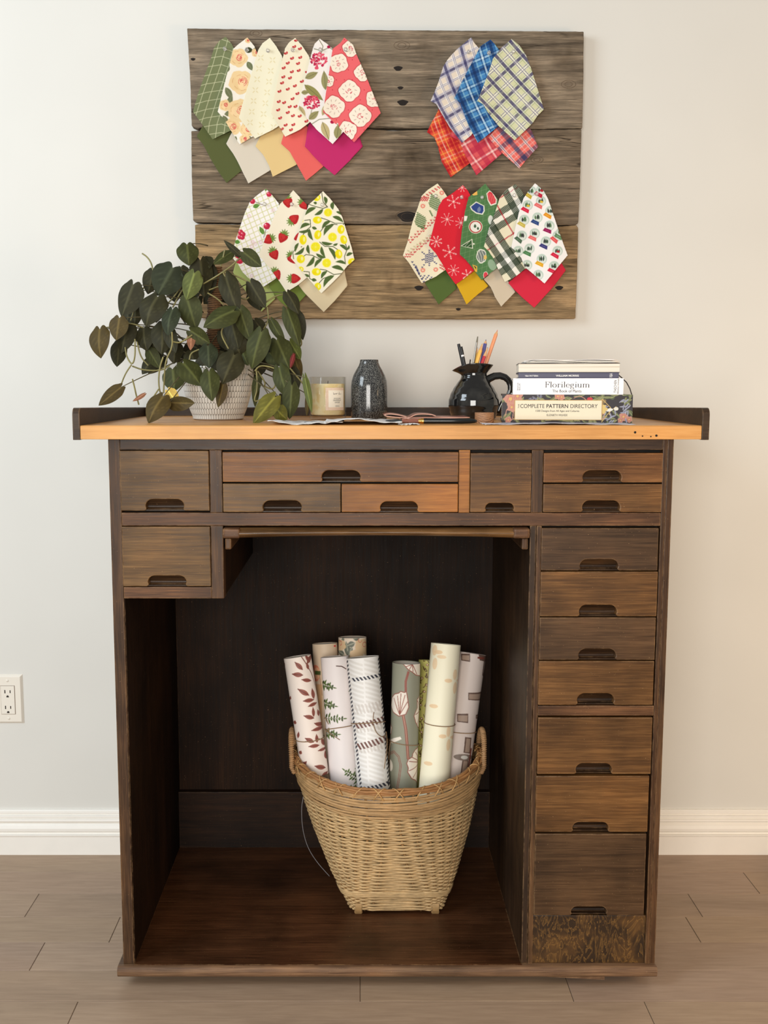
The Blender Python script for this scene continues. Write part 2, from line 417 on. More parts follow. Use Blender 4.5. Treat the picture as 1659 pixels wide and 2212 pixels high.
# desktop, gallery
ZD = P(800, 919, -.02).z
xt0, xt1 = P(173, 930, -.02).x, P(1516, 930, -.02).x
YB = .575
m = MB(); m.prismx([(-.02, ZT), (YB, ZT), (YB, ZD), (-.018, ZD), (-.02, ZD - .002)], xt0, xt1); o = m.build('tabletop', MW['top'], desk, bevel=.0012)
# small nail holes in the front edge
hm = MB()
for px_, py_ in ((1372, 934), (1418, 941), (1406, 943), (1388, 942)):
    q = P(px_, py_, -.0205); hm.lathe([(.0001, 0), (.0022, .0), (.0022, .001)], (0, 0, 0), 10)
    k = 30
    for i in range(len(hm.v) - k, len(hm.v)):
        x, y, z = hm.v[i]; s_ = 1.0 if px_ in (1372, 1418) else .6
        hm.v[i] = (q.x + x * s_, q.y + .0002 - z * .2, q.z + y * s_)
hm.build('nail_hole', MGAP, desk)
zg = P(800, 880, YB - .012).z
def rail_side(x0, x1):
    zf = P(1520, 881, -.02).z
    pts = [(-.021, ZT - .001)] + [(-.021 + .012 * (1 - math.cos(t)), zf - .014 + .014 * math.sin(t)) for t in [i * PI / 12 for i in range(7)]] + [(.2, zf - .004), (YB, zg), (YB, ZT - .001)]
    MB().prismx(pts, x0, x1).build('side_rim', MW['rim'], desk, bevel=.001)
rail_side(xt0 - .0135, xt0 - .0002); rail_side(xt1 + .0002, xt1 + .0135)
MB().box(xt0, xt1, YB - .013, YB, ZD, zg).build('back_rim', MW['rim'], desk, bevel=.001)
# ================================================================ OUTLET
pl = thing('wall_outlet', 'white double-gang wall outlet plate low on the wall left of the desk', 'outlet', P(10, 1510, YW - .003))
x1 = P(50, 1510, YW - .004).x; z1 = P(0, 1457, YW - .004).z; z0 = P(0, 1563, YW - .004).z; xw = .116
MSLOT = plain('slot_dark', (40, 30, 24), .7)
MO = plain('outlet_plastic', (232, 226, 214), .3)
def frus(x0, x1, z0, z1, ya, yb, ins, mb):
    mb.add([(x0, ya, z0), (x1, ya, z0), (x1, ya, z1), (x0, ya, z1), (x0 + ins, yb, z0 + ins), (x1 - ins, yb, z0 + ins), (x1 - ins, yb, z1 - ins), (x0 + ins, yb, z1 - ins)],
           [(4, 5, 6, 7), (0, 1, 5, 4), (1, 2, 6, 5), (2, 3, 7, 6), (3, 0, 4, 7), (3, 2, 1, 0)])
m = MB(); frus(x1 - xw, x1, z0, z1, YW, YW - .006, .0055, m); m.build('cover_plate', MO, pl, bevel=.0008)
for k in (0, 1):
    xr1 = P(32, 1510, YW - .006).x - k * .046; xr0 = xr1 - .034; zr0_, zr1_ = P(0, 1542, YW - .006).z, P(0, 1481.5, YW - .006).z
    MB().box(xr0 - .0008, xr1 + .0008, YW - .0065, YW - .003, zr0_ - .0008, zr1_ + .0008).build('receptacle_gap', plain('gap_brown', (120, 100, 85), .7), pl)
    rc = MB().box(xr0, xr1, YW - .0080, YW - .003, zr0_, zr1_).build('receptacle', MO, pl, bevel=.0008)
    cx = (xr0 + xr1) / 2
    for zz in (zr0_ + (zr1_ - zr0_) * .80, zr0_ + (zr1_ - zr0_) * .24):
        sl = MB(); sl.box(cx - .0075, cx - .0050, YW - .0083, YW - .007, zz - .0042, zz + .0042); sl.build('slot', MSLOT, rc); sl = MB(); sl.box(cx + .0055, cx + .0078, YW - .0083, YW - .007, zz - .0036, zz + .0036); sl.build('slot', MSLOT, rc)
        pts = [(cx + .003 * math.cos(t), zz - .0125 + .003 * math.sin(t)) for t in [i * PI / 8 for i in range(9)]]
        pts += [(cx - .003, zz - .0145), (cx + .003, zz - .0145)]
        MB().prism(pts, YW - .0083, YW - .007).build('ground_hole', MSLOT, rc)
    for zz in ((zr1_ + z1) / 2 - .001, (zr0_ + z0) / 2 + .001):
        s_ = MB(); s_.lathe([(.0001, 0), (.0028, 0), (.0032, .0009), (.0032, .0012)], (0, 0, 0), 16)
        s_.v = [(cx + x, YW - .0071 + z, zz + y) for x, y, z in s_.v]; s_.build('screw', MO, pl, smooth=True)
# rope basket at the right edge, mostly outside the frame
rb = thing('rope_basket', 'grey knitted rope basket at the right edge of the floor by the wall', 'basket', (1.205, .35, 0))
m = MB()
for k in range(6):
    rr_ = .125 + .016 * math.sin(k / 6 * PI * .9); cz = .011 + k * .0105
    pts = [(1.205 + rr_ * math.cos(t), .35 + rr_ * .9 * math.sin(t), cz + .0012 * math.sin(t * 14 + k)) for t in [2 * PI * i / 90 for i in range(90)]]
    m.tube(pts, [.0068 + .0011 * math.sin(i * 1.7 + k * 2) for i in range(90)], 8, closed=True)
m.build('coiled_wall', plain('grey_cord', (176, 166, 150), .9, noise=.25, nscale=220, bump=.4), rb, smooth=True)
MB().lathe([(.001, 0.004), (.125, 0.004)], (1.205, .35, 0), 40).build('base', plain('grey_cord_base', (120, 112, 100), .95), rb)
# ================================================================ LIGHT
def area(name, loc, target, sx, sy, power, col):
    l = bpy.data.lights.new(name, 'AREA'); l.shape = 'RECTANGLE'; l.size = sx; l.size_y = sy; l.energy = power; l.color = col
    o = bpy.data.objects.new(name, l); COL.objects.link(o); o.location = loc
    o.rotation_euler = (Vector(target) - Vector(loc)).to_track_quat('-Z', 'Y').to_euler(); return o
area('window_daylight', (-2.3, -1.3, 2.3), (.0, .5, 1.5), 1.3, 1.4, 50, (.80, .91, 1.0))
area('window_daylight_front', (-.4, -3.6, 1.25), (.1, .5, .7), 1.6, 1.4, 86, (1.0, .965, .91))
area('floor_lamp_warm', (2.2, -1.0, 1.0), (1.25, .59, .5), .6, .7, 17, (1.0, .66, .34))
wd = bpy.data.worlds.new('room_ambient'); SC.world = wd; wd.use_nodes = True
bg = wd.node_tree.nodes['Background']; bg.inputs[0].default_value = (1.0, .93, .85, 1); bg.inputs[1].default_value = .32
# ================================================================ CAMERA
cd = bpy.data.cameras.new('camera'); cam = bpy.data.objects.new('camera', cd); COL.objects.link(cam)
cd.sensor_fit = 'HORIZONTAL'; cd.sensor_width = 36; cd.lens = 36 * F / 1659; cd.shift_x = (829.5 - CX) / 1659; cd.clip_start = .05
cam.location = CAM; cam.rotation_euler = (PI / 2 - TH, 0, 0); SC.camera = cam
SC.view_settings.view_transform = 'Standard'; SC.view_settings.look = 'None'; SC.view_settings.gamma = 1; SC.view_settings.use_curve_mapping = False
SC.view_settings.exposure = 0.10
SC.cycles.max_bounces = 8; SC.cycles.use_denoising = True
# ================================================================ canvas: rasterises a printed pattern that is carried on the mesh as point colours
class Cv:
    def __init__(s, x0, y0, x1, y1, bg, k=1.0, fmap=None):
        s.x0, s.y0, s.k, s.fmap = x0, y0, k, fmap
        s.W = max(4, int((x1 - x0) * k) + 1); s.H = max(4, int((y1 - y0) * k) + 1)
        s.a = np.empty((s.H, s.W, 3), dtype=np.float32); s.a[:] = np.array(bg, dtype=np.float32)
    def xy(s):
        X, Y = np.meshgrid(np.arange(s.W) / s.k + s.x0, np.arange(s.H) / s.k + s.y0); return X, Y
    def poly(s, pts, col, al=1.0):
        if s.fmap: pts = [s.fmap(x, y) for x, y in pts]
        p = (np.asarray(pts, dtype=float) - (s.x0, s.y0)) * s.k
        a0, b0 = np.floor(p.min(0)).astype(int) - 1; a1, b1 = np.ceil(p.max(0)).astype(int) + 2
        a0, b0 = max(0, a0), max(0, b0); a1, b1 = min(s.W, a1), min(s.H, b1)
        if a1 <= a0 or b1 <= b0: return
        X, Y = np.meshgrid(np.arange(a0, a1), np.arange(b0, b1)); ins = np.zeros(X.shape, dtype=bool)
        q = np.roll(p, -1, axis=0)
        for (xa, ya), (xb, yb) in zip(p, q):
            if ya == yb: continue
            ins ^= ((ya > Y) != (yb > Y)) & (X < (xb - xa) * (Y - ya) / (yb - ya) + xa)
        w = s.a[b0:b1, a0:a1]; w[ins] = w[ins] * (1 - al) + np.array(col, dtype=np.float32) * al
    def ell(s, cx, cy, rx, ry=None, rot=0, col=(0, 0, 0), al=1.0, n=18):
        ry = rx if ry is None else ry; c, d = math.cos(rot), math.sin(rot)
        s.poly([(cx + rx * math.cos(t) * c - ry * math.sin(t) * d, cy + rx * math.cos(t) * d + ry * math.sin(t) * c) for t in [2 * PI * i / n for i in range(n)]], col, al)
    def line(s, pts, w, col, al=1.0):
        if s.fmap: pts = [s.fmap(x, y) for x, y in pts]
        fm, s.fmap = s.fmap, None
        for (xa, ya), (xb, yb) in zip(pts[:-1], pts[1:]):
            L = math.hypot(xb - xa, yb - ya) or 1e-6; nx, ny = -(yb - ya) / L * w / 2, (xb - xa) / L * w / 2; ex, ey = (xb - xa) / L * w * .2, (yb - ya) / L * w * .2
            s.poly([(xa + nx - ex, ya + ny - ey), (xb + nx + ex, yb + ny + ey), (xb - nx + ex, yb - ny + ey), (xa - nx - ex, ya - ny - ey)], col, al)
        s.fmap = fm
    def leaf(s, x, y, ang, L, W, col, vein=None, bend=0.0, al=1.0):
        """leaf from its base (x,y) in direction ang (degrees, 0 right, 90 up)"""
        a = math.radians(ang); c, d = math.cos(a), -math.sin(a); up = []; dn = []
        n = 9
        for i in range(n + 1):
            t = i / n; w = W / 2 * math.sin(PI * t ** .85) ** .9; o = bend * L * math.sin(PI * t)
            up.append((x + c * L * t - d * (w + o), y + d * L * t + c * (w + o))); dn.append((x + c * L * t - d * (-w + o), y + d * L * t + c * (-w + o)))
        s.poly(up + dn[::-1], col, al)
        if vein: s.line([((u[0] + v[0]) / 2, (u[1] + v[1]) / 2) for u, v in zip(up, dn)], max(1.5, W * .06), vein)
    def sample(s, x, y):
        """average over a small neighbourhood, in canvas coordinates -> linear colour"""
        fx = np.clip((np.asarray(x) - s.x0) * s.k, 0, s.W - 1.001); fy = np.clip((np.asarray(y) - s.y0) * s.k, 0, s.H - 1.001)
        i = fx.astype(int); j = fy.astype(int); u = (fx - i)[:, None]; v = (fy - j)[:, None]; A = s.a
        r = (A[j, i] * (1 - u) * (1 - v) + A[j, i + 1] * u * (1 - v) + A[j + 1, i] * (1 - u) * v + A[j + 1, i + 1] * u * v)
        return lin(r)
    def blur(s):
        a = s.a; b = a.copy()
        b[1:-1, 1:-1] = (a[1:-1, 1:-1] * 4 + a[:-2, 1:-1] + a[2:, 1:-1] + a[1:-1, :-2] + a[1:-1, 2:]) / 8; s.a = b
def blob(cx, cy, r, n=26, wob=.12, seed=0, rx=1.0, ry=1.0, k=5):
    rr = random.Random(seed); ph = rr.uniform(0, 6.28)
    return [(cx + rx * r * (1 + wob * math.sin(k * t + ph) + wob * .4 * math.sin(2.3 * k * t + ph * 2)) * math.cos(t), cy + ry * r * (1 + wob * math.sin(k * t + ph) + wob * .4 * math.sin(2.3 * k * t + ph * 2)) * math.sin(t)) for t in [2 * PI * i / n for i in range(n)]]
ALB = .86
MCLOTH = vcol('printed_cotton', .88, .12, bump=.15, bscale=1400)
YBD = .56          # face of the timber board
def chain(pts, ys):
    p = np.array(pts, dtype=float); o = np.argsort(p[:, 1], kind='stable')
    return np.interp(ys, p[o, 1], p[o, 0])
SW = {'n': 0}
def swatch(label, crop, L, R, paint, base=.006, lift=.012, ph=0.0, nu=150, nv=330, group='fabric swatches pinned on the board', hemcol=None):
    ox, oy, sc = crop
    y0 = min(L[0][1], R[0][1]); y1 = max(L[-1][1], R[-1][1])
    t = np.linspace(0, 1, nv + 1); ys = y0 + (y1 - y0) * t
    xl = chain(L, ys); xr = chain(R, ys); xr = np.maximum(xr, xl + .4)
    jit = np.convolve(RNG.normal(0, 1, nv + 5), np.ones(3) / 3, 'same')[:nv + 1] * .9
    xl = xl + jit; xr = xr + np.roll(jit, 7)
    u = np.linspace(0, 1, nu + 1)
    X = xl[:, None] * (1 - u)[None] + xr[:, None] * u[None]; Y = np.repeat(ys[:, None], nu + 1, 1)
    x0, x1 = X.min(), X.max(); k = 2.4 / sc if callable(paint) else .2
    if callable(paint):
        cv = Cv(x0 - 5, y0 - 5, x1 + 5, y1 + 5, (240, 240, 240), k); paint(cv, x0, y0, x1, y1); cv.blur(); cv.blur()
        colr = cv.sample(X.ravel(), Y.ravel())
    else: colr = np.repeat(lin(paint)[None], X.size, 0)
    px = ox + X / sc; py = oy + Y / sc
    # cloth drapes: left edge stands off the board, soft folds deepen towards the hem
    wn = (X - x0) / (x1 - x0); V = (Y - y0) / (y1 - y0)
    off = base + lift * (1 - wn) ** 1.3 * np.clip(V * 2.2, 0, 1) + .0030 * V * np.sin(wn * 7.5 + ph * .3 + V * 1.5) + .0015 * V * np.sin(V * 6 + ph * .3)
    if base < .01: off = base + lift * (1 - wn) ** 1.3 * np.clip(V * 2.2, 0, 1) + .0004 * V * np.sin(wn * 7.5)
    off = np.maximum(off, .0012)
    yy = YBD - off
    dx = (px - CX) / F; dn = -(py - CY) / F
    # rays at the board plane give place and size, the drape moves each point along its ray's foot
    dyw = math.cos(TH) + dn * math.sin(TH); dzw = -math.sin(TH) + dn * math.cos(TH)
    s_ = (yy - CAM.y) / dyw
    wx = dx * s_; wz = CAM.z + dzw * s_
    m = MB(); m.v = list(zip(wx.ravel().tolist(), yy.ravel().tolist(), wz.ravel().tolist()))
    idx = np.arange((nv + 1) * (nu + 1)).reshape(nv + 1, nu + 1)
    m.f = np.stack([idx[:-1, :-1], idx[1:, :-1], idx[1:, 1:], idx[:-1, 1:]], -1).reshape(-1, 4).tolist(); m.m = [0] * len(m.f)
    o = m.build('hanging_fabric_swatch', MCLOTH, smooth=True, cols=colr * ALB, recalc=False, solid=.0006)
    return tag(o, label, 'fabric swatch', group)
C1 = (390, 50, 3.606); C2 = (860, 50, 3.95); C3 = (480, 380, 5.184); C4 = (840, 380, 3.95)
# ---------------------------------------------------------------- prints
def p_grid(cv, x0, y0, x1, y1):
    cv.a[:] = (122, 130, 92)
    for i in range(-4, 16):
        b = 60 + i * 66; cv.line([(60, b + 60), (200, b + 18), (320, b), (520, b + 70)], 4, (206, 206, 168))
    for i in range(-3, 9):
        a = 210 + i * 62; cv.line([(a + 110, 80), (a + 40, 330), (a - 40, 560), (a - 110, 780), (a - 130, 940)], 4, (206, 206, 168))
def rose(cv, x, y, r, sd, c=(242, 212, 160)):
    cv.poly(blob(x, y, r, wob=.07, seed=sd), c)
    for k in range(5): cv.ell(x + r * .35 * math.cos(k * 1.3 + sd), y + r * .35 * math.sin(k * 1.3 + sd), r * .45, r * .4, 0, tuple(np.array(c) + (-6 + k * 4, -8 + k * 4, -10 + k * 5)), .8)
    rr = random.Random(sd)
    for k in range(6):
        a = k * 1.05 + sd; cv.line([(x + r * (.62 + .1 * (k % 2)) * math.cos(a + t), y + r * (.62 + .1 * (k % 2)) * math.sin(a + t)) for t in (0, .3, .6)], 2.4, (206, 150, 96))
    for k in range(15):
        a = rr.uniform(0, 6.28); q = rr.uniform(.05, .40) * r
        cv.line([(x + r * .15 + q * math.cos(a + t), y - r * .05 + q * math.sin(a + t)) for t in (0, .5, 1.0, 1.6)], 3.2, (214, 84, 82))
def p_roses(cv, x0, y0, x1, y1):
    cv.a[:] = (246, 240, 226); G = (116, 122, 88)
    for a in ((520, 300, 300, 80, 44), (600, 330, 250, 90, 40), (350, 500, -60, 110, 48), (400, 560, 250, 120, 44), (370, 380, 100, 70, 40), (400, 700, 190, 60, 44), (560, 220, 20, 60, 40),
              (330, 720, 300, 90, 40), (500, 880, 330, 80, 40), (560, 600, 300, 90, 40), (430, 880, 260, 60, 30)):
        cv.leaf(*a, G, (150, 152, 120))
    cv.leaf(500, 210, 0, 65, 46, (70, 76, 50))
    for a in ((450, 270, 72, 1), (470, 460, 92, 2), (345, 640, 44, 3), (455, 680, 88, 4), (400, 810, 66, 5), (520, 830, 60, 6), (590, 230, 36, 7), (525, 135, 22, 8), (500, 905, 40, 9), (600, 640, 70, 10)): rose(cv, *a)
def petal4(cv, x, y, r, col, al=1.0):
    for k in range(4): 
        a = PI / 4 + k * PI / 2; cv.ell(x + r * .62 * math.cos(a), y + r * .62 * math.sin(a), r * .42, r * .15, a, col, al)
def p_cream(cv, x0, y0, x1, y1):
    cv.a[:] = (244, 238, 210)
    for j in range(9):
        for i in range(3):
            petal4(cv, 625 - j * 14 + i * 92 - (45 if False else 0), 270 + j * 84 + i * 18, 30, (228, 214, 168), .8)
def p_ditsy(cv, x0, y0, x1, y1):
    cv.a[:] = (246, 236, 208); rr = random.Random(3)
    pts = [(900, 135), (885, 185), (930, 200), (820, 235), (868, 275), (932, 268), (835, 312), (915, 315), (803, 350), (867, 380), (920, 370), (800, 420), (852, 428), (945, 455), (790, 467), (890, 490), (835, 515), (770, 532), (910, 550), (872, 590), (765, 612), (806, 620), (850, 652), (895, 650), (760, 677), (835, 697), (875, 722), (928, 725), (775, 740), (980, 765), (818, 795), (878, 792), (860, 832), (788, 826), (970, 560), (960, 640), (985, 380)]
    for x, y in pts:
        cv.line([(x - 8, y + 10), (x + 10, y + 6)], 3, (120, 110, 80)); cv.ell(x - 5, y + 2, 11, 8, .4, (192, 54, 58)); cv.ell(x + 8, y - 4, 8, 10, .2, (204, 68, 70)); cv.ell(x + 2, y, 3, 3, 0, (240, 190, 170))
def p_berry(cv, x0, y0, x1, y1):
    cv.a[:] = (247, 240, 233); OL, OL2, ST = (158, 152, 104), (196, 178, 128), (140, 136, 110)
    cv.line([(1080, 130), (1110, 180), (1095, 240)], 6, ST); cv.line([(1040, 200), (1100, 215), (1160, 190), (1190, 210)], 6, ST); cv.line([(1000, 800), (1080, 750), (1180, 740), (1230, 800)], 6, ST); cv.line([(1030, 640), (1010, 730)], 5, ST)
    for a in ((970, 430, 25, 110, 52, OL), (965, 480, -40, 190, 62, (150, 146, 88)), (1130, 520, 95, 150, 56, OL), (940, 540, 0, 60, 36, OL), (925, 645, -65, 110, 44, OL2), (1000, 750, 40, 100, 52, OL), (1105, 770, -70, 150, 62, OL2), (1215, 900, 80, 120, 60, OL), (1105, 720, 70, 110, 40, OL2)):
        cv.leaf(*a, (112, 110, 72))
    rr = random.Random(5)
    for cx, cy, r in ((1078, 285, 62), (1022, 620, 66)):
        for k in range(70):
            a = rr.uniform(0, 6.28); q = r * math.sqrt(rr.random()); x, y = cx + q * math.cos(a), cy + q * .85 * math.sin(a)
            cv.ell(x, y, 10, 7, rr.uniform(0, 3), rr.choice([(222, 72, 100), (202, 48, 84), (232, 98, 118), (176, 40, 76)]))
        for k in range(16):
            a = rr.uniform(0, 6.28); q = r * math.sqrt(rr.random()) * .8; cv.ell(cx + q * math.cos(a), cy + q * .8 * math.sin(a), 3, 3, 0, (250, 220, 210))
    cv.ell(1060, 350, 16, 12, 0, (226, 84, 110)); cv.ell(1155, 185, 14, 12, 0, (168, 30, 70)); cv.ell(1182, 770, 16, 14, 0, (178, 30, 70))
def p_poppy(cv, x0, y0, x1, y1):
    cv.a[:] = (240, 108, 112); rr = random.Random(9)
    for j in range(11):
        for i in range(8): cv.ell(1090 + i * 62 + (j % 2) * 31, 130 + j * 78, 4, 4, 0, (196, 52, 66))
    for x, y, r, sd in ((1330, 195, 66, 1), (1232, 312, 72, 2), (1420, 385, 66, 3), (1315, 528, 80, 4), (1150, 450, 46, 5), (1510, 590, 66, 6), (1195, 652, 82, 7), (1400, 722, 82, 8), (1300, 838, 72, 9)):
        cv.poly(blob(x, y, r + 5, 40, .07, sd, k=4), (196, 62, 70)); cv.poly(blob(x, y, r, 40, .07, sd, k=4), (250, 238, 218))
        for k in range(9):
            a = k * .7 + sd; cv.line([(x + r * .52 * math.cos(a), y + r * .52 * math.sin(a)), (x + r * .72 * math.cos(a + .12), y + r * .72 * math.sin(a + .12))], 2.0, (120, 70, 66))
        for k in range(13):
            a = rr.uniform(0, 6.28); q = rr.uniform(.05, .32) * r; cv.line([(x + q * math.cos(a), y + q * math.sin(a)), (x + q * math.cos(a + .6) * 1.1, y + q * math.sin(a + .6) * 1.1)], 4, (206, 70, 84))
def plaid(base, bands, a1=52, a2=-38, per=150, bend=0.0, twill=5.0):
    """bands: (pos 0..1, width 0..1, colour, opacity) for both directions, woven with a twill hatch"""
    def fn(cv, x0, y0, x1, y1):
        X, Y = cv.xy(); A = np.empty_like(cv.a); A[:] = base
        Xc = X + bend * np.sin((Y - y0) / (y1 - y0) * PI) * 60
        tw = (((X + Y) / twill) % 1.0 < .5); tw2 = ~tw
        for ang, hatch in ((a1, tw), (a2, tw2)):
            r = math.radians(ang); c = (Xc * math.cos(r) + Y * math.sin(r)) / per % 1.0
            for pos, wd, col, op in bands:
                d = np.abs((c - pos + .5) % 1.0 - .5) < wd / 2
                m = d & hatch; al = op; A[m] = A[m] * (1 - al) + np.array(col) * al
                m = d & ~hatch; al = op * .42; A[m] = A[m] * (1 - al) + np.array(col) * al
        cv.a = A.astype(np.float32)
    return fn
NV = (62, 60, 100)
p_t1 = plaid((236, 222, 204), [(.5, .34, (176, 176, 198), .8), (.5, .13, NV, .95), (.02, .16, (250, 248, 246), .95), (.0, .025, NV, .9), (.07, .025, NV, .9)], 62, -24, 168, .9)
p_t2 = plaid((78, 142, 200), [(.5, .34, (40, 82, 140), .8), (.5, .12, (26, 48, 90), .85), (.30, .05, (150, 196, 214), .85), (.72, .05, (150, 196, 214), .8), (.02, .07, (226, 236, 240), .95), (.10, .03, (30, 50, 90), .9), (.94, .03, (30, 50, 90), .9)], 66, -22, 190, .6)
p_t3 = plaid((218, 218, 178), [(.5, .36, (164, 176, 130), .7), (.5, .15, (74, 68, 110), .95), (.395, .04, (246, 244, 232), .9), (.605, .04, (246, 244, 232), .9), (.02, .20, (244, 242, 228), .95), (-.04, .03, (70, 66, 100), .95), (.08, .03, (70, 66, 100), .95)], 47, -43, 170, .25)
p_v1 = plaid((228, 84, 62), [(.5, .30, (176, 30, 40), .9), (.2, .05, (246, 190, 90), .85), (.8, .05, (246, 176, 80), .85), (.02, .05, (250, 226, 210), .85), (.5, .04, (240, 120, 60), .8)], 68, -22, 175, .6)
p_v2 = plaid((226, 94, 98), [(.5, .30, (186, 46, 74), .8), (.02, .08, (250, 222, 214), .95), (.12, .02, (120, 40, 66), .8), (.9, .02, (120, 40, 66), .8)], 60, -30, 170, .5)
p_v3 = plaid((240, 116, 106), [(.5, .22, (56, 62, 100), .85), (.02, .12, (250, 236, 232), .95), (.02, .03, (58, 50, 86), .9), (.25, .03, (248, 210, 204), .8), (.75, .03, (248, 210, 204), .8)], 50, -40, 185, .2)
p_check0 = plaid((238, 230, 200), [(.5, .42, (250, 248, 244), .95), (.36, .17, (44, 56, 40), .95), (.66, .17, (44, 56, 40), .95), (.02, .035, (186, 50, 58), .95)], 58, -32, 330, .5, twill=17)
def p_check(cv, x0, y0, x1, y1):
    p_check0(cv, x0, y0, x1, y1)
def cherry(cv, x, y, r=34):
    cv.ell(x, y, r, r, 0, (192, 44, 70)); cv.ell(x - r * .3, y - r * .2, r * .55, r * .45, .4, (220, 70, 92)); cv.ell(x - r * .45, y - r * .45, r * .2, r * .2, 0, (250, 210, 214))
def p_cherry(cv, x0, y0, x1, y1):
    cv.a[:] = (249, 244, 240); G = (212, 210, 150)
    for i in range(-10, 26):
        cv.line([(60, 150 + i * 62 + 60), (720, 150 + i * 62 - 240)], 9, G, .8)
        cv.line([(100 + i * 62 - 200, 100), (100 + i * 62 + 260, 1300)], 9, G, .8)
    for x, y in ((300, 450), (570, 385), (340, 740), (330, 790), (330, 1120), (370, 760), (430, 740)):
        for k in range(5): cv.ell(x + 16 * math.cos(k * 1.25), y + 16 * math.sin(k * 1.25), 9, 9, 0, (228, 190, 200), .6)
    cv.line([(370, 290), (440, 320), (480, 330)], 6, (110, 90, 80)); cv.line([(490, 600), (465, 690)], 6, (90, 90, 70)); cv.line([(590, 490), (540, 560)], 6, (90, 110, 70))
    cv.leaf(345, 350, 20, 80, 48, (96, 140, 62), (140, 170, 90)); cv.leaf(465, 655, 118, 100, 46, (96, 140, 62), (140, 170, 90)); cv.leaf(200, 745, 170, 70, 46, (96, 140, 62)); cv.leaf(480, 170, 60, 60, 30, (110, 140, 80))
    for x, y, r in ((340, 285, 30), (525, 205, 30), (500, 562, 38), (205, 630, 30), (232, 655, 30), (200, 680, 30), (225, 690, 26), (178, 890, 34), (200, 950, 36), (170, 960, 20)): cherry(cv, x, y, r)
def strawb(cv, x, y, ang, s=62):
    a = math.radians(ang); c, d = math.cos(a), -math.sin(a)   # tip direction
    pts = []
    for i in range(24):
        t = 2 * PI * i / 24; u = -math.cos(t) * .95; w = math.sin(t) * (.80 - .42 * u) * (1 if True else 0)
        pts.append((x + s * (c * u - d * w), y + s * (d * u + c * w)))
    cv.poly(pts, (182, 40, 44)); cv.poly([(x + (p[0] - x) * .62 - s * .1, y + (p[1] - y) * .62 - s * .1) for p in pts], (206, 56, 54), .8)
    rr = random.Random(int(x))
    for k in range(12):
        u, w = rr.uniform(-.6, .6), rr.uniform(-.5, .5); cv.ell(x + s * (c * u - d * w), y + s * (d * u + c * w), 3, 2.2, 0, (130, 24, 30))
    for k in range(6): cv.leaf(x - s * c * .78, y - s * d * .78, ang + 180 + (k - 2.5) * 34, s * .95, s * .26, (122, 148, 72), (74, 100, 50))
def p_straw(cv, x0, y0, x1, y1):
    cv.a[:] = (246, 236, 212)
    for a in ((735, 300, -80), (810, 480, 40), (675, 695, -115), (585, 885, -65), (505, 715, 200), (610, 1110, -60), (820, 1150, 0), (925, 330, -50), (790, 930, -60), (860, 690, 200)): strawb(cv, *a)
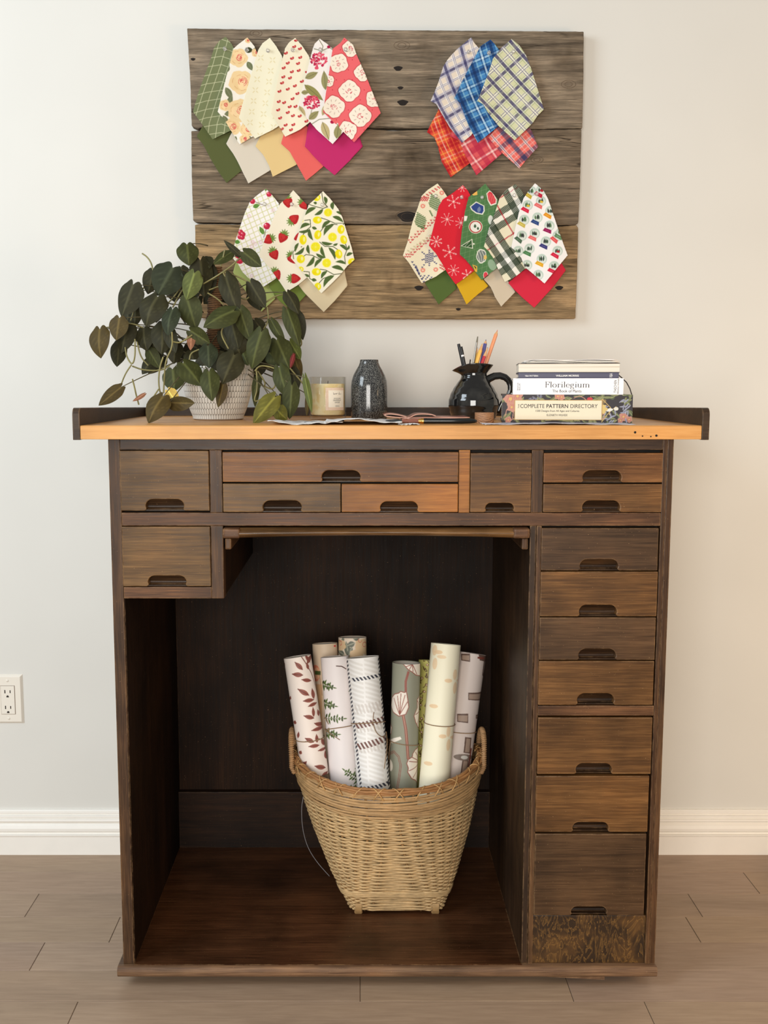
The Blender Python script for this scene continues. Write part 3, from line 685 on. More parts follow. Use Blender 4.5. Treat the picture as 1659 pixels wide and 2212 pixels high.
def p_lemon(cv, x0, y0, x1, y1):
    cv.a[:] = (248, 240, 216); G = (84, 104, 56); GS = (78, 84, 54)
    st = [[(905, 660), (940, 610), (990, 570), (985, 490), (920, 500)], [(1105, 470), (1170, 490), (1260, 530), (1360, 530)], [(1095, 630), (1140, 570), (1230, 540), (1290, 545)], [(1115, 190), (1130, 290), (1180, 350)],
          [(975, 320), (1050, 345), (1130, 365), (1180, 345)], [(1090, 740), (1150, 790), (1240, 790), (1300, 830)], [(905, 905), (940, 880), (1010, 890), (1090, 930), (1150, 915)], [(845, 780), (790, 860), (800, 930)], [(1380, 760), (1400, 820), (1370, 900), (1380, 990)],
          [(1095, 1045), (1160, 1055), (1250, 1105), (1360, 1090)], [(1085, 1200), (1130, 1150), (1220, 1115)], [(910, 1070), (975, 1075), (980, 1150), (1020, 1170)], [(1355, 545), (1380, 520)]]
    for q in st: cv.line(q, 8, GS)
    for a in ((1050, 355, 215, 150, 46, .12), (1130, 370, 215, 120, 40, -.1), (1145, 230, -80, 90, 40, -.1), (985, 540, 205, 130, 42, .15), (985, 600, 190, 140, 34, -.1), (975, 590, -72, 140, 42, .12), (1005, 575, -20, 60, 34, 0), (1060, 310, 160, 40, 30, 0), (1215, 505, 220, 130, 40, .12), (1250, 545, 228, 170, 50, .16),
              (1235, 455, -28, 140, 42, -.1), (1240, 290, -90, 90, 44, .1), (1275, 400, -30, 90, 30, -.1), (1110, 740, -8, 130, 38, .1), (1110, 790, -70, 130, 40, .1), (1190, 800, -62, 160, 44, -.12), (1240, 775, 20, 60, 26, .1), (960, 770, -80, 110, 38, .1), (880, 800, 40, 20, 10, 0), (920, 800, 215, 140, 40, -.14), (855, 750, 250, 110, 34, .1), (1050, 870, -22, 120, 36, .1), (1030, 900, 232, 150, 46, -.12), (1120, 930, 228, 130, 40, .12),
              (1390, 895, 22, 80, 36, -.1), (1385, 985, 170, 120, 34, .12), (1315, 770, -40, 110, 36, -.1), (1400, 830, 70, 60, 26, .1), (1225, 1020, -18, 150, 46, -.12), (1175, 1065, 232, 110, 40, .12), (1255, 1115, 228, 180, 54, .16), (1000, 1160, -10, 60, 36, 0), (975, 1130, 150, 60, 30, 0), (1070, 250, 240, 30, 20, 0)):
        cv.leaf(*a[:5], G, None, a[5])
    LY = (240, 228, 34)
    for x, y, rx, ry, r in ((1065, 495, 50, 40, .1), (905, 715, 40, 56, 0), (1070, 660, 40, 52, .2), (1330, 600, 40, 50, .1), (1360, 715, 38, 50, -.3), (880, 930, 46, 48, 0), (1305, 875, 40, 52, -.2), (1055, 1075, 52, 42, .1), (1070, 1240, 38, 44, 0), (1060, 245, 42, 36, -.4), (1450, 960, 44, 36, -.5), (880, 500, 30, 30, 0), (880, 1045, 32, 30, 0)):
        cv.ell(x, y, rx, ry, r, LY); cv.ell(x + rx * .3, y - ry * .1, rx * .3, ry * .5, r, (250, 244, 150)); cv.ell(x - rx * .4, y + ry * .3, rx * .4, ry * .4, r, (246, 206, 20), .6)
    for x, y, r in ((1185, 410, 44), (1235, 685, 48), (1045, 795, 52), (1170, 975, 48)):
        cv.ell(x, y, r + 6, r + 6, 0, (250, 240, 170)); cv.ell(x, y, r, r, 0, (246, 232, 60)); cv.ell(x, y, r * .84, r * .84, 0, LY)
        for k in range(8): cv.line([(x, y), (x + r * .8 * math.cos(k * PI / 4), y + r * .8 * math.sin(k * PI / 4))], 2, (250, 244, 160))
def vst(cv, x, y, col, s=7):
    cv.line([(x - s, y - s * .8), (x, y + s * .7)], s * .9, col); cv.line([(x + s, y - s * .8), (x, y + s * .7)], s * .9, col)
def p_knit(cv, x0, y0, x1, y1):
    cv.a[:] = (244, 234, 204); X, Y = cv.xy()
    m = ((X * .6 + Y) % 16 < 4) & ((X - Y * .4) % 14 < 8); cv.a[m] = (230, 216, 180)
    R, G, B, PK = (204, 84, 84), (86, 116, 70), (62, 66, 112), (232, 128, 112); dx, dy = 24, -17
    for k in range(9):      # diagonal red zigzags
        for base in ((170, 555), (190, 660)):
            x = base[0] + k * 28; y = base[1] - k * 24
            for q in range(3): vst(cv, x + q * 14 - (k % 2) * 6, y + (q % 2) * 20 - 8, R)
        vst(cv, 165 + k * 26, 640 - k * 18, (198, 190, 150)); vst(cv, 180 + k * 26, 650 - k * 18, (206, 196, 156))
    for k in range(12): vst(cv, 300 + k * 12, 175 - k * 8 + (k % 2) * 16, R); vst(cv, 270 + k * 6, 210 - (k % 3) * 12, R)
    for cx, cy, n in ((270, 385, 5), (390, 230, 5)):
        for i in range(-n, n + 1):
            for j in range(-n, n + 1):
                if abs(i) + abs(j) <= n and not (abs(i) == n): vst(cv, cx + i * 10 + j * 5, cy + j * 14 - i * 4, G, 6)
    for i in range(5): vst(cv, cx - 40 + i * 5, 300 + i * 10, G, 6); vst(cv, 250 + i * 12, 430 + i * 3, G, 6)
    for i in range(-4, 5):
        for j in range(-4, 5):
            if abs(i) + abs(j) <= 3 or (abs(i) == abs(j) and abs(i) < 5) or (i == 0 and j % 2 == 0) or (j == 0 and i % 2 == 0): vst(cv, 345 + i * 15, 700 + j * 16 - i * 4, B, 6)
    for cx, cy in ((290, 258), (452, 145), (290, 805), (400, 800)):
        for q in range(8): vst(cv, cx + 14 * math.cos(q * .8), cy + 14 * math.sin(q * .8), PK, 6)
    for k in range(8): vst(cv, 200 + k * 14, 735 + k * 24, B); vst(cv, 230 + k * 4, 770 + k * 10, B, 6); vst(cv, 280 + k * 12, 880 - (k % 3) * 14, B, 6)
    for k in range(6): vst(cv, 140 + k * 10, 690 - (k % 2) * 20, R); vst(cv, 440 + (k % 3) * 14, 760 + k * 8, R)
def flake(cv, x, y, r, col, kind=0):
    for k in range(8 if kind else 6):
        a = k * PI / (4 if kind else 3) + .3
        ex, ey = x + r * math.cos(a), y + r * math.sin(a); cv.line([(x, y), (ex, ey)], 3.4, col)
        cv.ell(ex, ey, 4, 4, 0, col)
        for q in (.55, .8):
            if kind != 1:
                mx, my = x + r * q * math.cos(a), y + r * q * math.sin(a)
                for sg in (-1, 1): cv.line([(mx, my), (mx + r * .2 * math.cos(a + sg * .7), my + r * .2 * math.sin(a + sg * .7))], 3, col)
    cv.ell(x, y, r * .16, r * .16, 0, col)
def p_red(cv, x0, y0, x1, y1):
    cv.a[:] = (222, 44, 58); X, Y = cv.xy(); m = ((X + Y * .3) % 14 < 3) & ((Y - X * .3) % 14 < 7); cv.a[m] = (198, 30, 46)
    W = (248, 214, 204)
    for a in ((552, 220, 56, 0), (497, 370, 52, 1), (615, 400, 46, 1), (405, 560, 48, 2), (518, 650, 60, 0), (552, 805, 46, 1), (668, 845, 44, 0), (625, 100, 34, 1), (650, 600, 30, 1)): flake(cv, a[0], a[1], a[2], W, a[3])
def p_orn(cv, x0, y0, x1, y1):
    cv.a[:] = (84, 126, 78)
    for i in range(-6, 22):
        cv.line([(580, 60 + i * 44), (960, 60 + i * 44 - 120)], 2.2, (128, 158, 112)); cv.line([(560 + i * 40, 40), (460 + i * 40, 920)], 2.2, (128, 158, 112))
    W = (240, 238, 222)
    # mug-shaped blue ornament, striped bauble, round wreath plate, tree, lantern
    cv.poly([(690, 262), (745, 218), (815, 255), (818, 300), (800, 332), (745, 322), (705, 292)], W); cv.poly([(700, 264), (746, 228), (806, 258), (808, 298), (794, 322), (748, 312), (714, 288)], (54, 76, 138)); cv.leaf(765, 312, 80, 52, 30, (120, 138, 170))
    cv.poly([(832, 150), (858, 124), (885, 140), (922, 200), (918, 240), (868, 256), (842, 210)], W); cv.poly([(840, 152), (860, 132), (880, 144), (914, 204), (910, 230), (872, 244), (850, 206)], (214, 60, 70))
    for k in range(4): cv.line([(850 + k * 16, 148 + k * 6), (868 + k * 14, 236 - k * 4)], 3, (246, 160, 150))
    cv.ell(740, 435, 60, 58, 0, W); cv.ell(740, 435, 55, 53, 0, (178, 60, 52)); cv.ell(740, 435, 46, 44, 0, (240, 240, 230)); cv.leaf(735, 445, 90, 34, 22, (70, 96, 70)); cv.leaf(760, 462, 90, 28, 18, (70, 96, 70))
    cv.poly([(612, 598), (712, 536), (718, 622)], W); cv.poly([(622, 598), (706, 546), (710, 614)], (56, 92, 54)); cv.line([(650, 600), (690, 556)], 3, W); cv.line([(670, 606), (704, 580)], 3, W); cv.ell(724, 580, 8, 8, 0, W)
    cv.poly(blob(790, 685, 44, wob=.04, ry=1.4), W); cv.poly(blob(790, 685, 38, wob=.04, ry=1.35), (120, 128, 122))
    for k in (-1, 0, 1): cv.line([(772 + k * 20, 640), (790 + k * 26, 690), (790 + k * 12, 732)], 4, W)
    cv.ell(822, 695, 14, 20, 0, (226, 190, 110)); cv.ell(880, 760, 32, 50, -.4, (150, 176, 146)); cv.poly([(700, 150), (752, 122), (756, 162), (722, 168)], (240, 186, 96)); cv.poly([(712, 756), (752, 770), (752, 822), (735, 815)], (240, 186, 70)); cv.poly([(722, 766), (744, 776), (744, 800)], (60, 76, 60))
    cv.ell(826, 848, 22, 32, 0, W); cv.ell(826, 848, 18, 28, 0, (218, 70, 80)); cv.ell(868, 375, 22, 40, 0, (226, 226, 212)); cv.poly([(640, 340), (672, 344), (662, 382), (642, 388)], (240, 240, 230))
def p_globe(cv, x0, y0, x1, y1):
    cv.a[:] = (250, 248, 246)
    items = [(1215, 130, 35, (196, 170, 60)), (1298, 215, 28, (232, 112, 110)), (1185, 250, 28, (214, 40, 70)), (1378, 300, 30, (232, 150, 40)), (1155, 375, 30, (206, 186, 90)), (1268, 355, 25, (50, 74, 128)), (1370, 425, 22, (150, 30, 84)), (1440, 510, 40, (226, 90, 90)), (1135, 510, 40, (80, 106, 84)), (1245, 490, 25, (232, 112, 110)),
             (1340, 560, 25, (62, 62, 120)), (1105, 640, 30, (90, 140, 100)), (1200, 620, 25, (80, 130, 84)), (1440, 640, 30, (214, 40, 70)), (1180, 760, 50, (206, 50, 60)), (1305, 710, 25, (232, 170, 44)), (1410, 770, 25, (214, 40, 70)), (1275, 845, 20, (210, 215, 205)), (1300, 120, 30, (206, 40, 66)), (1470, 480, 30, (100, 140, 100))]
    rr = random.Random(2)
    for x, y, t, bc in items:
        t = math.radians(t); r = 44
        cv.ell(x, y, r, r, 0, (196, 214, 202)); cv.ell(x, y + 6, r * .8, r * .72, 0, (226, 234, 226))
        for k in range(3): cv.leaf(x - 16 + k * 14, y + 18, 90 + rr.uniform(-8, 8), rr.uniform(34, 48), 15, rr.choice([(66, 88, 72), (90, 124, 86), (60, 66, 62)]))
        if bc[0] > 200 and bc[1] < 120: cv.ell(x + 4, y + 6, 15, 9, .3, rr.choice([(190, 36, 50), (230, 190, 60), (60, 60, 60)]))
        dx, dy = -math.sin(t), math.cos(t); ux, uy = math.cos(t), math.sin(t); bx, by = x + dx * 42, y + dy * 42
        cv.poly([(bx - ux * 30 - dx * 12, by - uy * 30 - dy * 12), (bx + ux * 30 - dx * 12, by + uy * 30 - dy * 12), (bx + ux * 38 + dx * 18, by + uy * 38 + dy * 18), (bx - ux * 38 + dx * 18, by - uy * 38 + dy * 18)], bc)
        cv.line([(bx - ux * 20 + dx * 4, by - uy * 20 + dy * 4), (bx + ux * 18 + dx * 4, by + uy * 18 + dy * 4)], 3, tuple(min(255, q + 70) for q in bc))
# ---------------------------------------------------------------- the weathered board
def barn(name, tint, seed):
    m = NT(name); v = m.coords((2.2, 26, 26)); f = m.coords((16, 420, 420)); v0 = m.coords((1, 1, 1))
    big = m.noise(v, 1.4, 5, .62, 1.2); fine = m.noise(f, 1.0, 4, .7, .2); bl = m.noise(v0, 6 + seed, 4, .6, .4)
    t = np.array(tint)
    col = m.ramp(m.math('ADD', m.math('MULTIPLY', big, .38), m.math('ADD', m.math('MULTIPLY', fine, .34), m.math('MULTIPLY', m.noise(m.coords((7, 120, 120)), 1.0, 3, .6, .6), .28))), [(.36, C(*(t * .58))), (.45, C(*(t * .86))), (.52, C(*(t * 1.02))), (.62, C(*np.minimum(255, t * 1.3)))])
    col = m.mix(.9, col, m.ramp(bl, [(.28, (.42, .38, .34, 1)), (.45, (.85, .82, .8, 1)), (.6, (1.05, 1.03, 1.0, 1)), (.78, (1.3, 1.2, 1.05, 1))]), 'MULTIPLY')
    # checks running with the grain
    cr = m.noise(m.coords((1.2, 34, 34)), 1.0, 2, .5, 2.0); ck = m.ramp(cr, [(.485, 0.0), (.497, 1.0), (.503, 1.0), (.515, 0.0)])
    ckm = m.math('MULTIPLY', ck, m.ramp(m.noise(m.coords((1.5, 6, 6)), 2.0, 2), [(.5, 0.0), (.62, .8)]))
    col = m.mix(ckm, col, C(34, 26, 20))
    m.bs(Base_Color=col, Roughness=.92, Specular_IOR_Level=.12)
    h = m.math('SUBTRACT', m.math('ADD', m.math('MULTIPLY', fine, .7), m.math('MULTIPLY', big, .5)), ckm); m.bump(h, .75, .002); return m.mat
board = thing('hanging_plank_board', 'weathered board of three grey-brown barn planks hung on the wall above the desk', 'wall board', P(838, 375, YBD + .015))
PK = [([(404, 61), (520, 63), (860, 65), (1261, 68), (1260, 180), (1258, 277), (1100, 279), (905, 277), (790, 276), (600, 277), (434, 275), (428, 279), (414, 272), (411, 180)], (132, 119, 102)),
      ([(413, 283), (500, 281), (700, 281), (800, 279), (850, 283), (920, 280), (1100, 281), (1256, 279), (1253, 400), (1249, 482), (1243, 486), (900, 485), (820, 484), (700, 483), (424, 480), (417, 476), (414, 380)], (120, 106, 89)),
      ([(421, 486), (430, 484), (620, 487), (840, 486), (1080, 488), (1200, 490), (1245, 486), (1249, 492), (1247, 590), (1243, 688), (1000, 689), (700, 688), (428, 686), (424, 600)], (142, 120, 90))]
KN = [(0, 860, 148, 9), (0, 865, 190, 6), (0, 870, 222, 11), (0, 868, 98, 13), (1, 880, 468, 20), (2, 990, 668, 5), (2, 1208, 622, 8), (2, 905, 622, 9), (0, 553, 72, 10), (0, 417, 128, 5), (0, 1228, 182, 12), (1, 1160, 345, 10)]
MKN = plain('knot_hole', (26, 18, 13), .9); MKR = plain('knot_ring', (100, 82, 64), .9, noise=.3, nscale=90)
for i, (pg, tint) in enumerate(PK):
    rr = random.Random(i + 3); pts = []
    n = len(pg)
    for a in range(n):
        p, q = pg[a], pg[(a + 1) % n]; L = math.hypot(q[0] - p[0], q[1] - p[1]); k = max(1, int(L / 9))
        for t in range(k):
            j = .32 if t else 0; pts.append((p[0] + (q[0] - p[0]) * t / k + rr.uniform(-j, j), p[1] + (q[1] - p[1]) * t / k + rr.uniform(-j, j)))
    w = [P(x, y, YBD + .0004 * i) for x, y in pts]
    o = MB().prism([(p.x, p.z) for p in w][::-1], YBD + .0004 * i, YBD + .024).build('plank', barn('barn_plank_%d' % i, tint, i), board, bevel=.0012, seg=1)
    for kk, x, y, r in KN:
        if kk != i: continue
        c = P(x, y, YBD); rad = r * mpp(c)
        if r in (9, 6, 11, 5, 8, 20):
            m = MB(); m.prism([(c.x + rad * (1 + .2 * math.sin(3 * t)) * math.cos(t), c.z + rad * .55 * math.sin(t)) for t in [2 * PI * q / 24 for q in range(24)]], YBD - .0004, YBD + .003)
            m.build('knot_hole', MKN, o)
        m = MB()
        if r not in (13, 12, 10, 20): continue
        for g in range(2):
            R_ = rad * (.55 + g * .5)
            m.tube([(c.x + R_ * 1.25 * math.cos(t), YBD - .0002, c.z + R_ * (.7 - .05 * g) * math.sin(t)) for t in [2 * PI * q / 28 for q in range(28)]], .0004, 4, closed=True)
        m.build('knot', MKR, o)
for x in (600, 1070):
    a, b2 = P(x, 110, YBD + .0245), P(x + 40, 640, YBD + .0245)
    MB().box(a.x, b2.x, YBD + .0245, YW - .0005, b2.z, a.z).build('batten', barn('barn_batten', (110, 94, 76), 5), board)
# ---------------------------------------------------------------- swatches: plain cloths behind, prints in front
GB = 'plain cloth swatches behind the florals, upper left'; B0, L0 = .0015, .0045
swatch('dark olive green plain cloth swatch under the green windowpane swatch', C1, [(300, 500), (175, 800), (125, 880), (180, 950), (230, 1050), (290, 1150), (358, 1245)], [(300, 500), (520, 900), (500, 1130), (358, 1245)], (92, 98, 58), B0, L0, 0, 30, 50, 'plain backing swatches')
swatch('off-white plain cloth swatch between the olive and the pale yellow ones', C1, [(450, 600), (400, 850), (355, 940), (405, 1010), (440, 1070), (490, 1170), (528, 1249)], [(450, 600), (660, 900), (710, 1140), (528, 1249)], (222, 212, 194), B0 + .0012, L0, 1, 30, 50, 'plain backing swatches')
swatch('pale yellow plain cloth swatch beneath the cream swatch', C1, [(700, 600), (620, 880), (583, 958), (640, 1020), (690, 1110), (718, 1197)], [(700, 600), (860, 800), (910, 1100), (718, 1197)], (232, 202, 142), B0 + .0024, L0, 2, 30, 50, 'plain backing swatches')
swatch('coral pink plain cloth swatch beneath the ditsy red flower swatch', C1, [(850, 600), (800, 880), (782, 938), (850, 1000), (900, 1090), (978, 1228)], [(850, 600), (1050, 900), (1115, 1115), (978, 1228)], (236, 106, 100), B0 + .0036, L0, 3, 30, 50, 'plain backing swatches')
swatch('magenta plain cloth swatch under the berry and pink poppy swatches', C1, [(1050, 650), (990, 810), (970, 960), (1040, 1040), (1110, 1110), (1200, 1185)], [(1050, 650), (1330, 760), (1395, 890), (1420, 960), (1320, 1070), (1200, 1185)], (200, 50, 110), B0 + .0048, L0, 4, 30, 50, 'plain backing swatches')
PR = 'printed swatches pinned in overlapping rows'
F0, FL, FS = .0115, .006, .0026
swatch('olive green windowpane check swatch, leftmost on the board', C1, [(352, 105), (300, 140), (262, 190), (235, 280), (190, 400), (140, 540), (97, 690), (170, 790), (250, 905)], [(352, 105), (400, 165), (430, 230), (455, 420), (470, 620), (480, 760), (395, 835), (250, 905)], p_grid, F0, FL, 0, group=PR)
swatch('peach rose floral swatch on white with green leaves', C1, [(520, 112), (450, 165), (412, 200), (375, 350), (340, 480), (290, 690), (340, 750), (400, 850), (460, 945)], [(520, 112), (575, 180), (600, 240), (640, 500), (640, 700), (600, 860), (460, 945)], p_roses, F0 + FS, FL, 1, group=PR)
swatch('plain-looking cream swatch with faint four-petal motif', C1, [(695, 115), (640, 155), (605, 210), (570, 330), (530, 470), (480, 640), (455, 738), (510, 810), (580, 900)], [(695, 115), (745, 180), (790, 255), (830, 500), (830, 760), (720, 830), (580, 900)], p_cream, F0 + FS * 2, FL, 2, group=PR)
swatch('cream swatch strewn with tiny red flowers', C1, [(893, 115), (845, 150), (815, 195), (790, 300), (755, 450), (725, 590), (705, 700), (760, 790), (815, 885)], [(893, 115), (950, 180), (1005, 265), (1040, 500), (1050, 740), (930, 830), (815, 885)], p_ditsy, F0 + FS * 3, FL, 3, group=PR)
swatch('white swatch with crimson berry clusters and olive leaves', C1, [(1085, 122), (1045, 160), (1030, 200), (1005, 300), (970, 430), (935, 570), (910, 660), (950, 700), (1010, 770), (1060, 830), (1185, 942)], [(1085, 122), (1140, 160), (1190, 205), (1260, 500), (1330, 740), (1265, 850), (1185, 942)], p_berry, F0 + FS * 4, FL, 4, group=PR)
swatch('coral pink swatch with big cream poppies', C1, [(1275, 112), (1245, 155), (1185, 200), (1165, 330), (1150, 430), (1130, 560), (1110, 690), (1210, 790), (1352, 928)], [(1275, 112), (1345, 170), (1365, 230), (1440, 400), (1500, 550), (1560, 700), (1460, 810), (1352, 928)], p_poppy, F0 + FS * 5, .004, 5, group=PR)
swatch('red, orange and yellow plaid swatch, lowest at the left of the plaids', C2, [(400, 600), (330, 770), (290, 840), (245, 930), (310, 975), (340, 1050), (370, 1180), (448, 1315)], [(400, 600), (500, 800), (620, 1190), (448, 1315)], p_v1, B0, L0, 1, 60, 110, PR)
swatch('rose red and white plaid swatch under the blue plaid', C2, [(520, 800), (470, 920), (440, 965), (520, 1000), (560, 1100), (668, 1298)], [(520, 800), (860, 950), (890, 1110), (760, 1220), (668, 1298)], p_v2, B0 + .0015, L0, 2, 70, 110, PR)
swatch('coral and navy plaid swatch under the sage green plaid', C2, [(900, 700), (840, 890), (770, 975), (830, 1050), (900, 1120), (1035, 1240)], [(900, 700), (1100, 870), (1140, 920), (1195, 1055), (1100, 1160), (1035, 1240)], p_v3, B0 + .003, L0, 3, 70, 110, PR)
swatch('white, cream and navy plaid swatch, left of the blue one', C2, [(622, 122), (500, 225), (430, 300), (385, 370), (345, 500), (310, 590), (277, 665), (325, 690), (370, 770), (440, 890), (545, 1020)], [(622, 122), (650, 170), (690, 215), (760, 400), (740, 800), (620, 960), (545, 1020)], p_t1, F0, FL, 0, group=PR)
swatch('bright blue tartan swatch between two paler plaids', C2, [(788, 140), (700, 200), (660, 280), (600, 390), (540, 510), (480, 640), (530, 680), (560, 770), (600, 870), (680, 1022)], [(788, 140), (825, 180), (870, 240), (900, 500), (880, 860), (680, 1022)], p_t2, F0 + FS, FL, 1, group=PR)
swatch('sage green and navy plaid swatch, rightmost of the upper plaids', C2, [(968, 135), (880, 210), (810, 300), (780, 400), (730, 530), (675, 665), (725, 690), (770, 770), (860, 880), (995, 1000)], [(968, 135), (1035, 190), (1090, 270), (1140, 400), (1190, 560), (1245, 735), (1190, 790), (1150, 850), (1080, 920), (995, 1000)], p_t3, F0 + FS * 2, FL, 2, group=PR)
swatch('light lime green plain swatch behind the cherry swatch and the plant', C3, [(300, 800), (150, 980), (120, 1080), (210, 1220), (330, 1380), (440, 1520)], [(300, 800), (520, 1150), (600, 1370), (440, 1520)], (176, 186, 112), B0, L0, 0, 30, 50, 'plain backing swatches')
swatch('mid green plain swatch behind the strawberry swatch', C3, [(560, 900), (520, 1200), (530, 1250), (640, 1400), (770, 1505)], [(560, 900), (900, 1250), (945, 1330), (850, 1430), (770, 1505)], (116, 134, 62), B0 + .0015, L0, 1, 30, 50, 'plain backing swatches')
swatch('beige plain swatch behind the lemon swatch', C3, [(900, 900), (850, 1220), (930, 1320), (1137, 1525)], [(900, 900), (1330, 980), (1370, 1060), (1405, 1230), (1270, 1390), (1137, 1525)], (224, 208, 172), B0 + .003, L0, 2, 30, 50, 'plain backing swatches')
swatch('white swatch with cherries over a pale lattice', C3, [(490, 143), (380, 225), (310, 290), (255, 410), (200, 570), (150, 720), (103, 905), (170, 980), (230, 1080), (330, 1180), (460, 1243)], [(490, 143), (560, 215), (635, 310), (700, 600), (640, 900), (600, 1150), (460, 1243)], p_cherry, F0, FL, 1, group=PR)
swatch('cream swatch printed with strawberries', C3, [(795, 160), (730, 240), (650, 310), (590, 430), (540, 560), (470, 730), (412, 890), (470, 960), (550, 1060), (640, 1180), (720, 1300)], [(795, 160), (870, 240), (945, 320), (960, 600), (960, 1130), (850, 1220), (720, 1300)], p_straw, F0 + FS, FL, 2, group=PR)
swatch('cream swatch printed with yellow lemons and green leaves', C3, [(1128, 172), (1050, 250), (970, 320), (930, 430), (870, 600), (820, 760), (767, 920), (830, 990), (910, 1090), (1110, 1315)], [(1128, 172), (1210, 255), (1300, 370), (1345, 460), (1400, 640), (1450, 800), (1482, 940), (1400, 1010), (1330, 1100), (1230, 1200), (1110, 1315)], p_lemon, F0 + FS * 2, .004, 3, group=PR)
swatch('forest green plain swatch under the knit-print swatch', C4, [(400, 700), (340, 870), (308, 915), (350, 980), (424, 1097)], [(400, 700), (560, 880), (580, 960), (424, 1097)], (88, 108, 56), B0, L0, 0, 30, 50, 'plain backing swatches')
swatch('mustard yellow plain swatch under the red snowflake swatch', C4, [(650, 700), (600, 900), (575, 925), (620, 1010), (662, 1097)], [(650, 700), (800, 880), (850, 940), (760, 1010), (662, 1097)], (222, 176, 40), B0 + .0015, L0, 1, 30, 50, 'plain backing swatches')
swatch('pale cream plain swatch under the green ornament swatch', C4, [(900, 700), (850, 850), (808, 880), (870, 950), (910, 1040), (958, 1115)], [(900, 700), (1020, 900), (1080, 990), (958, 1115)], (216, 202, 178), B0 + .003, L0, 2, 30, 50, 'plain backing swatches')
swatch('bright red plain swatch under the snow globe swatch', C4, [(1120, 600), (1060, 880), (1015, 910), (1060, 960), (1130, 1030), (1240, 1125)], [(1120, 600), (1470, 740), (1510, 805), (1400, 950), (1240, 1125)], (222, 50, 74), B0 + .0045, L0, 3, 30, 50, 'plain backing swatches')
swatch('cream knit-look swatch with green trees and red zigzags', C4, [(415, 65), (330, 120), (280, 170), (250, 260), (200, 400), (160, 560), (120, 680), (170, 740), (220, 820), (280, 915)], [(415, 65), (460, 120), (500, 180), (530, 400), (500, 790), (400, 860), (280, 915)], p_knit, F0, FL, 0, group=PR)
swatch('red swatch with white snowflakes', C4, [(632, 78), (540, 150), (460, 200), (425, 260), (395, 380), (370, 480), (342, 595), (400, 660), (450, 740), (500, 830), (570, 925)], [(632, 78), (670, 120), (710, 190), (740, 500), (740, 800), (650, 870), (570, 925)], p_red, F0 + FS, FL, 1, group=PR)
swatch('green swatch with christmas ornaments over a fine grid', C4, [(822, 65), (750, 130), (680, 180), (650, 300), (625, 450), (612, 560), (605, 670), (660, 720), (710, 780), (790, 890)], [(822, 65), (870, 130), (930, 200), (960, 500), (930, 780), (850, 840), (790, 890)], p_orn, F0 + FS * 2, FL, 2, group=PR)
swatch('cream, dark green and red tartan swatch left of the snow globe one', C4, [(1080, 70), (1000, 120), (945, 190), (910, 300), (860, 430), (830, 530), (812, 605), (850, 640), (890, 700), (930, 790), (990, 905)], [(1080, 70), (1130, 120), (1165, 185), (1190, 500), (1180, 780), (1080, 860), (990, 905)], p_check, F0 + FS * 3, FL, 3, group=PR)
swatch('white swatch printed with snow globes, rightmost of the lower row', C4, [(1247, 63), (1190, 130), (1150, 190), (1110, 310), (1080, 440), (1060, 540), (1045, 610), (1080, 640), (1130, 700), (1160, 780), (1200, 810), (1328, 918)], [(1247, 63), (1320, 125), (1360, 200), (1400, 320), (1450, 470), (1490, 580), (1525, 678), (1440, 780), (1328, 918)], p_globe, F0 + FS * 4, .004, 4, group=PR)
MPIN = NT('clear_pin'); MPIN.bs(Base_Color=(1, .98, .95, 1), Roughness=.05, IOR=1.45, Transmission_Weight=.85); MPIN = MPIN.mat
MST = plain('pin_steel', (190, 186, 180), .25, metal=1.0)
PINS = [(C1, 345, 200, 0, 'olive windowpane'), (C1, 518, 207, 1, 'peach rose'), (C1, 680, 213, 2, 'plain-looking cream'), (C1, 873, 208, 3, 'tiny red flower'), (C1, 1088, 207, 4, 'crimson berry'), (C1, 1285, 205, 5, 'cream poppy'),
        (C2, 600, 245, 0, 'white and navy plaid'), (C2, 775, 252, 1, 'blue tartan'), (C2, 983, 243, 2, 'sage green plaid'), (C3, 473, 315, 0, 'cherry'), (C3, 778, 318, 1, 'strawberry'), (C3, 1120, 323, 2, 'lemon'),
        (C4, 400, 170, 0, 'knit-look'), (C4, 622, 180, 1, 'red snowflake'), (C4, 797, 182, 2, 'green ornament'), (C4, 1070, 165, 3, 'dark green tartan'), (C4, 1262, 155, 4, 'snow globe')]
pin0 = None
for cr, x, y, k, nm in PINS:
    p = P(cr[0] + x / cr[2], cr[1] + y / cr[2], YBD - F0 - FS * k - .0045)
    if pin0 is None:
        t = thing('push_pin', '', 'push pin', p, 'clear push pins holding the printed swatches')
        m = MB(); m.lathe([(.0001, 0), (.0036, .0004), (.0042, .0014), (.0036, .0026), (.0022, .0034), (.0020, .0068), (.0032, .0080), (.0036, .0092), (.0001, .0096)], (0, 0, 0), 20)
        m.v = [(p.x + a, p.y - .0005 - c * .9 + .0035, p.z + b3) for a, b3, c in m.v]; m.build('pin_head', MPIN, t, smooth=True)
        m = MB(); m.tube([(p.x, p.y + .004, p.z), (p.x, YBD + .004, p.z)], .0005, 6); m.build('pin_needle', MST, t); pin0 = t
    else:
        t = pin0.copy(); COL.objects.link(t); t.location = p; WORLD[t] = p
        for ch in list(pin0.children):
            c_ = ch.copy(); COL.objects.link(c_); c_.parent = t
    t['label'] = 'clear push pin in the top of the ' + nm + ' swatch'
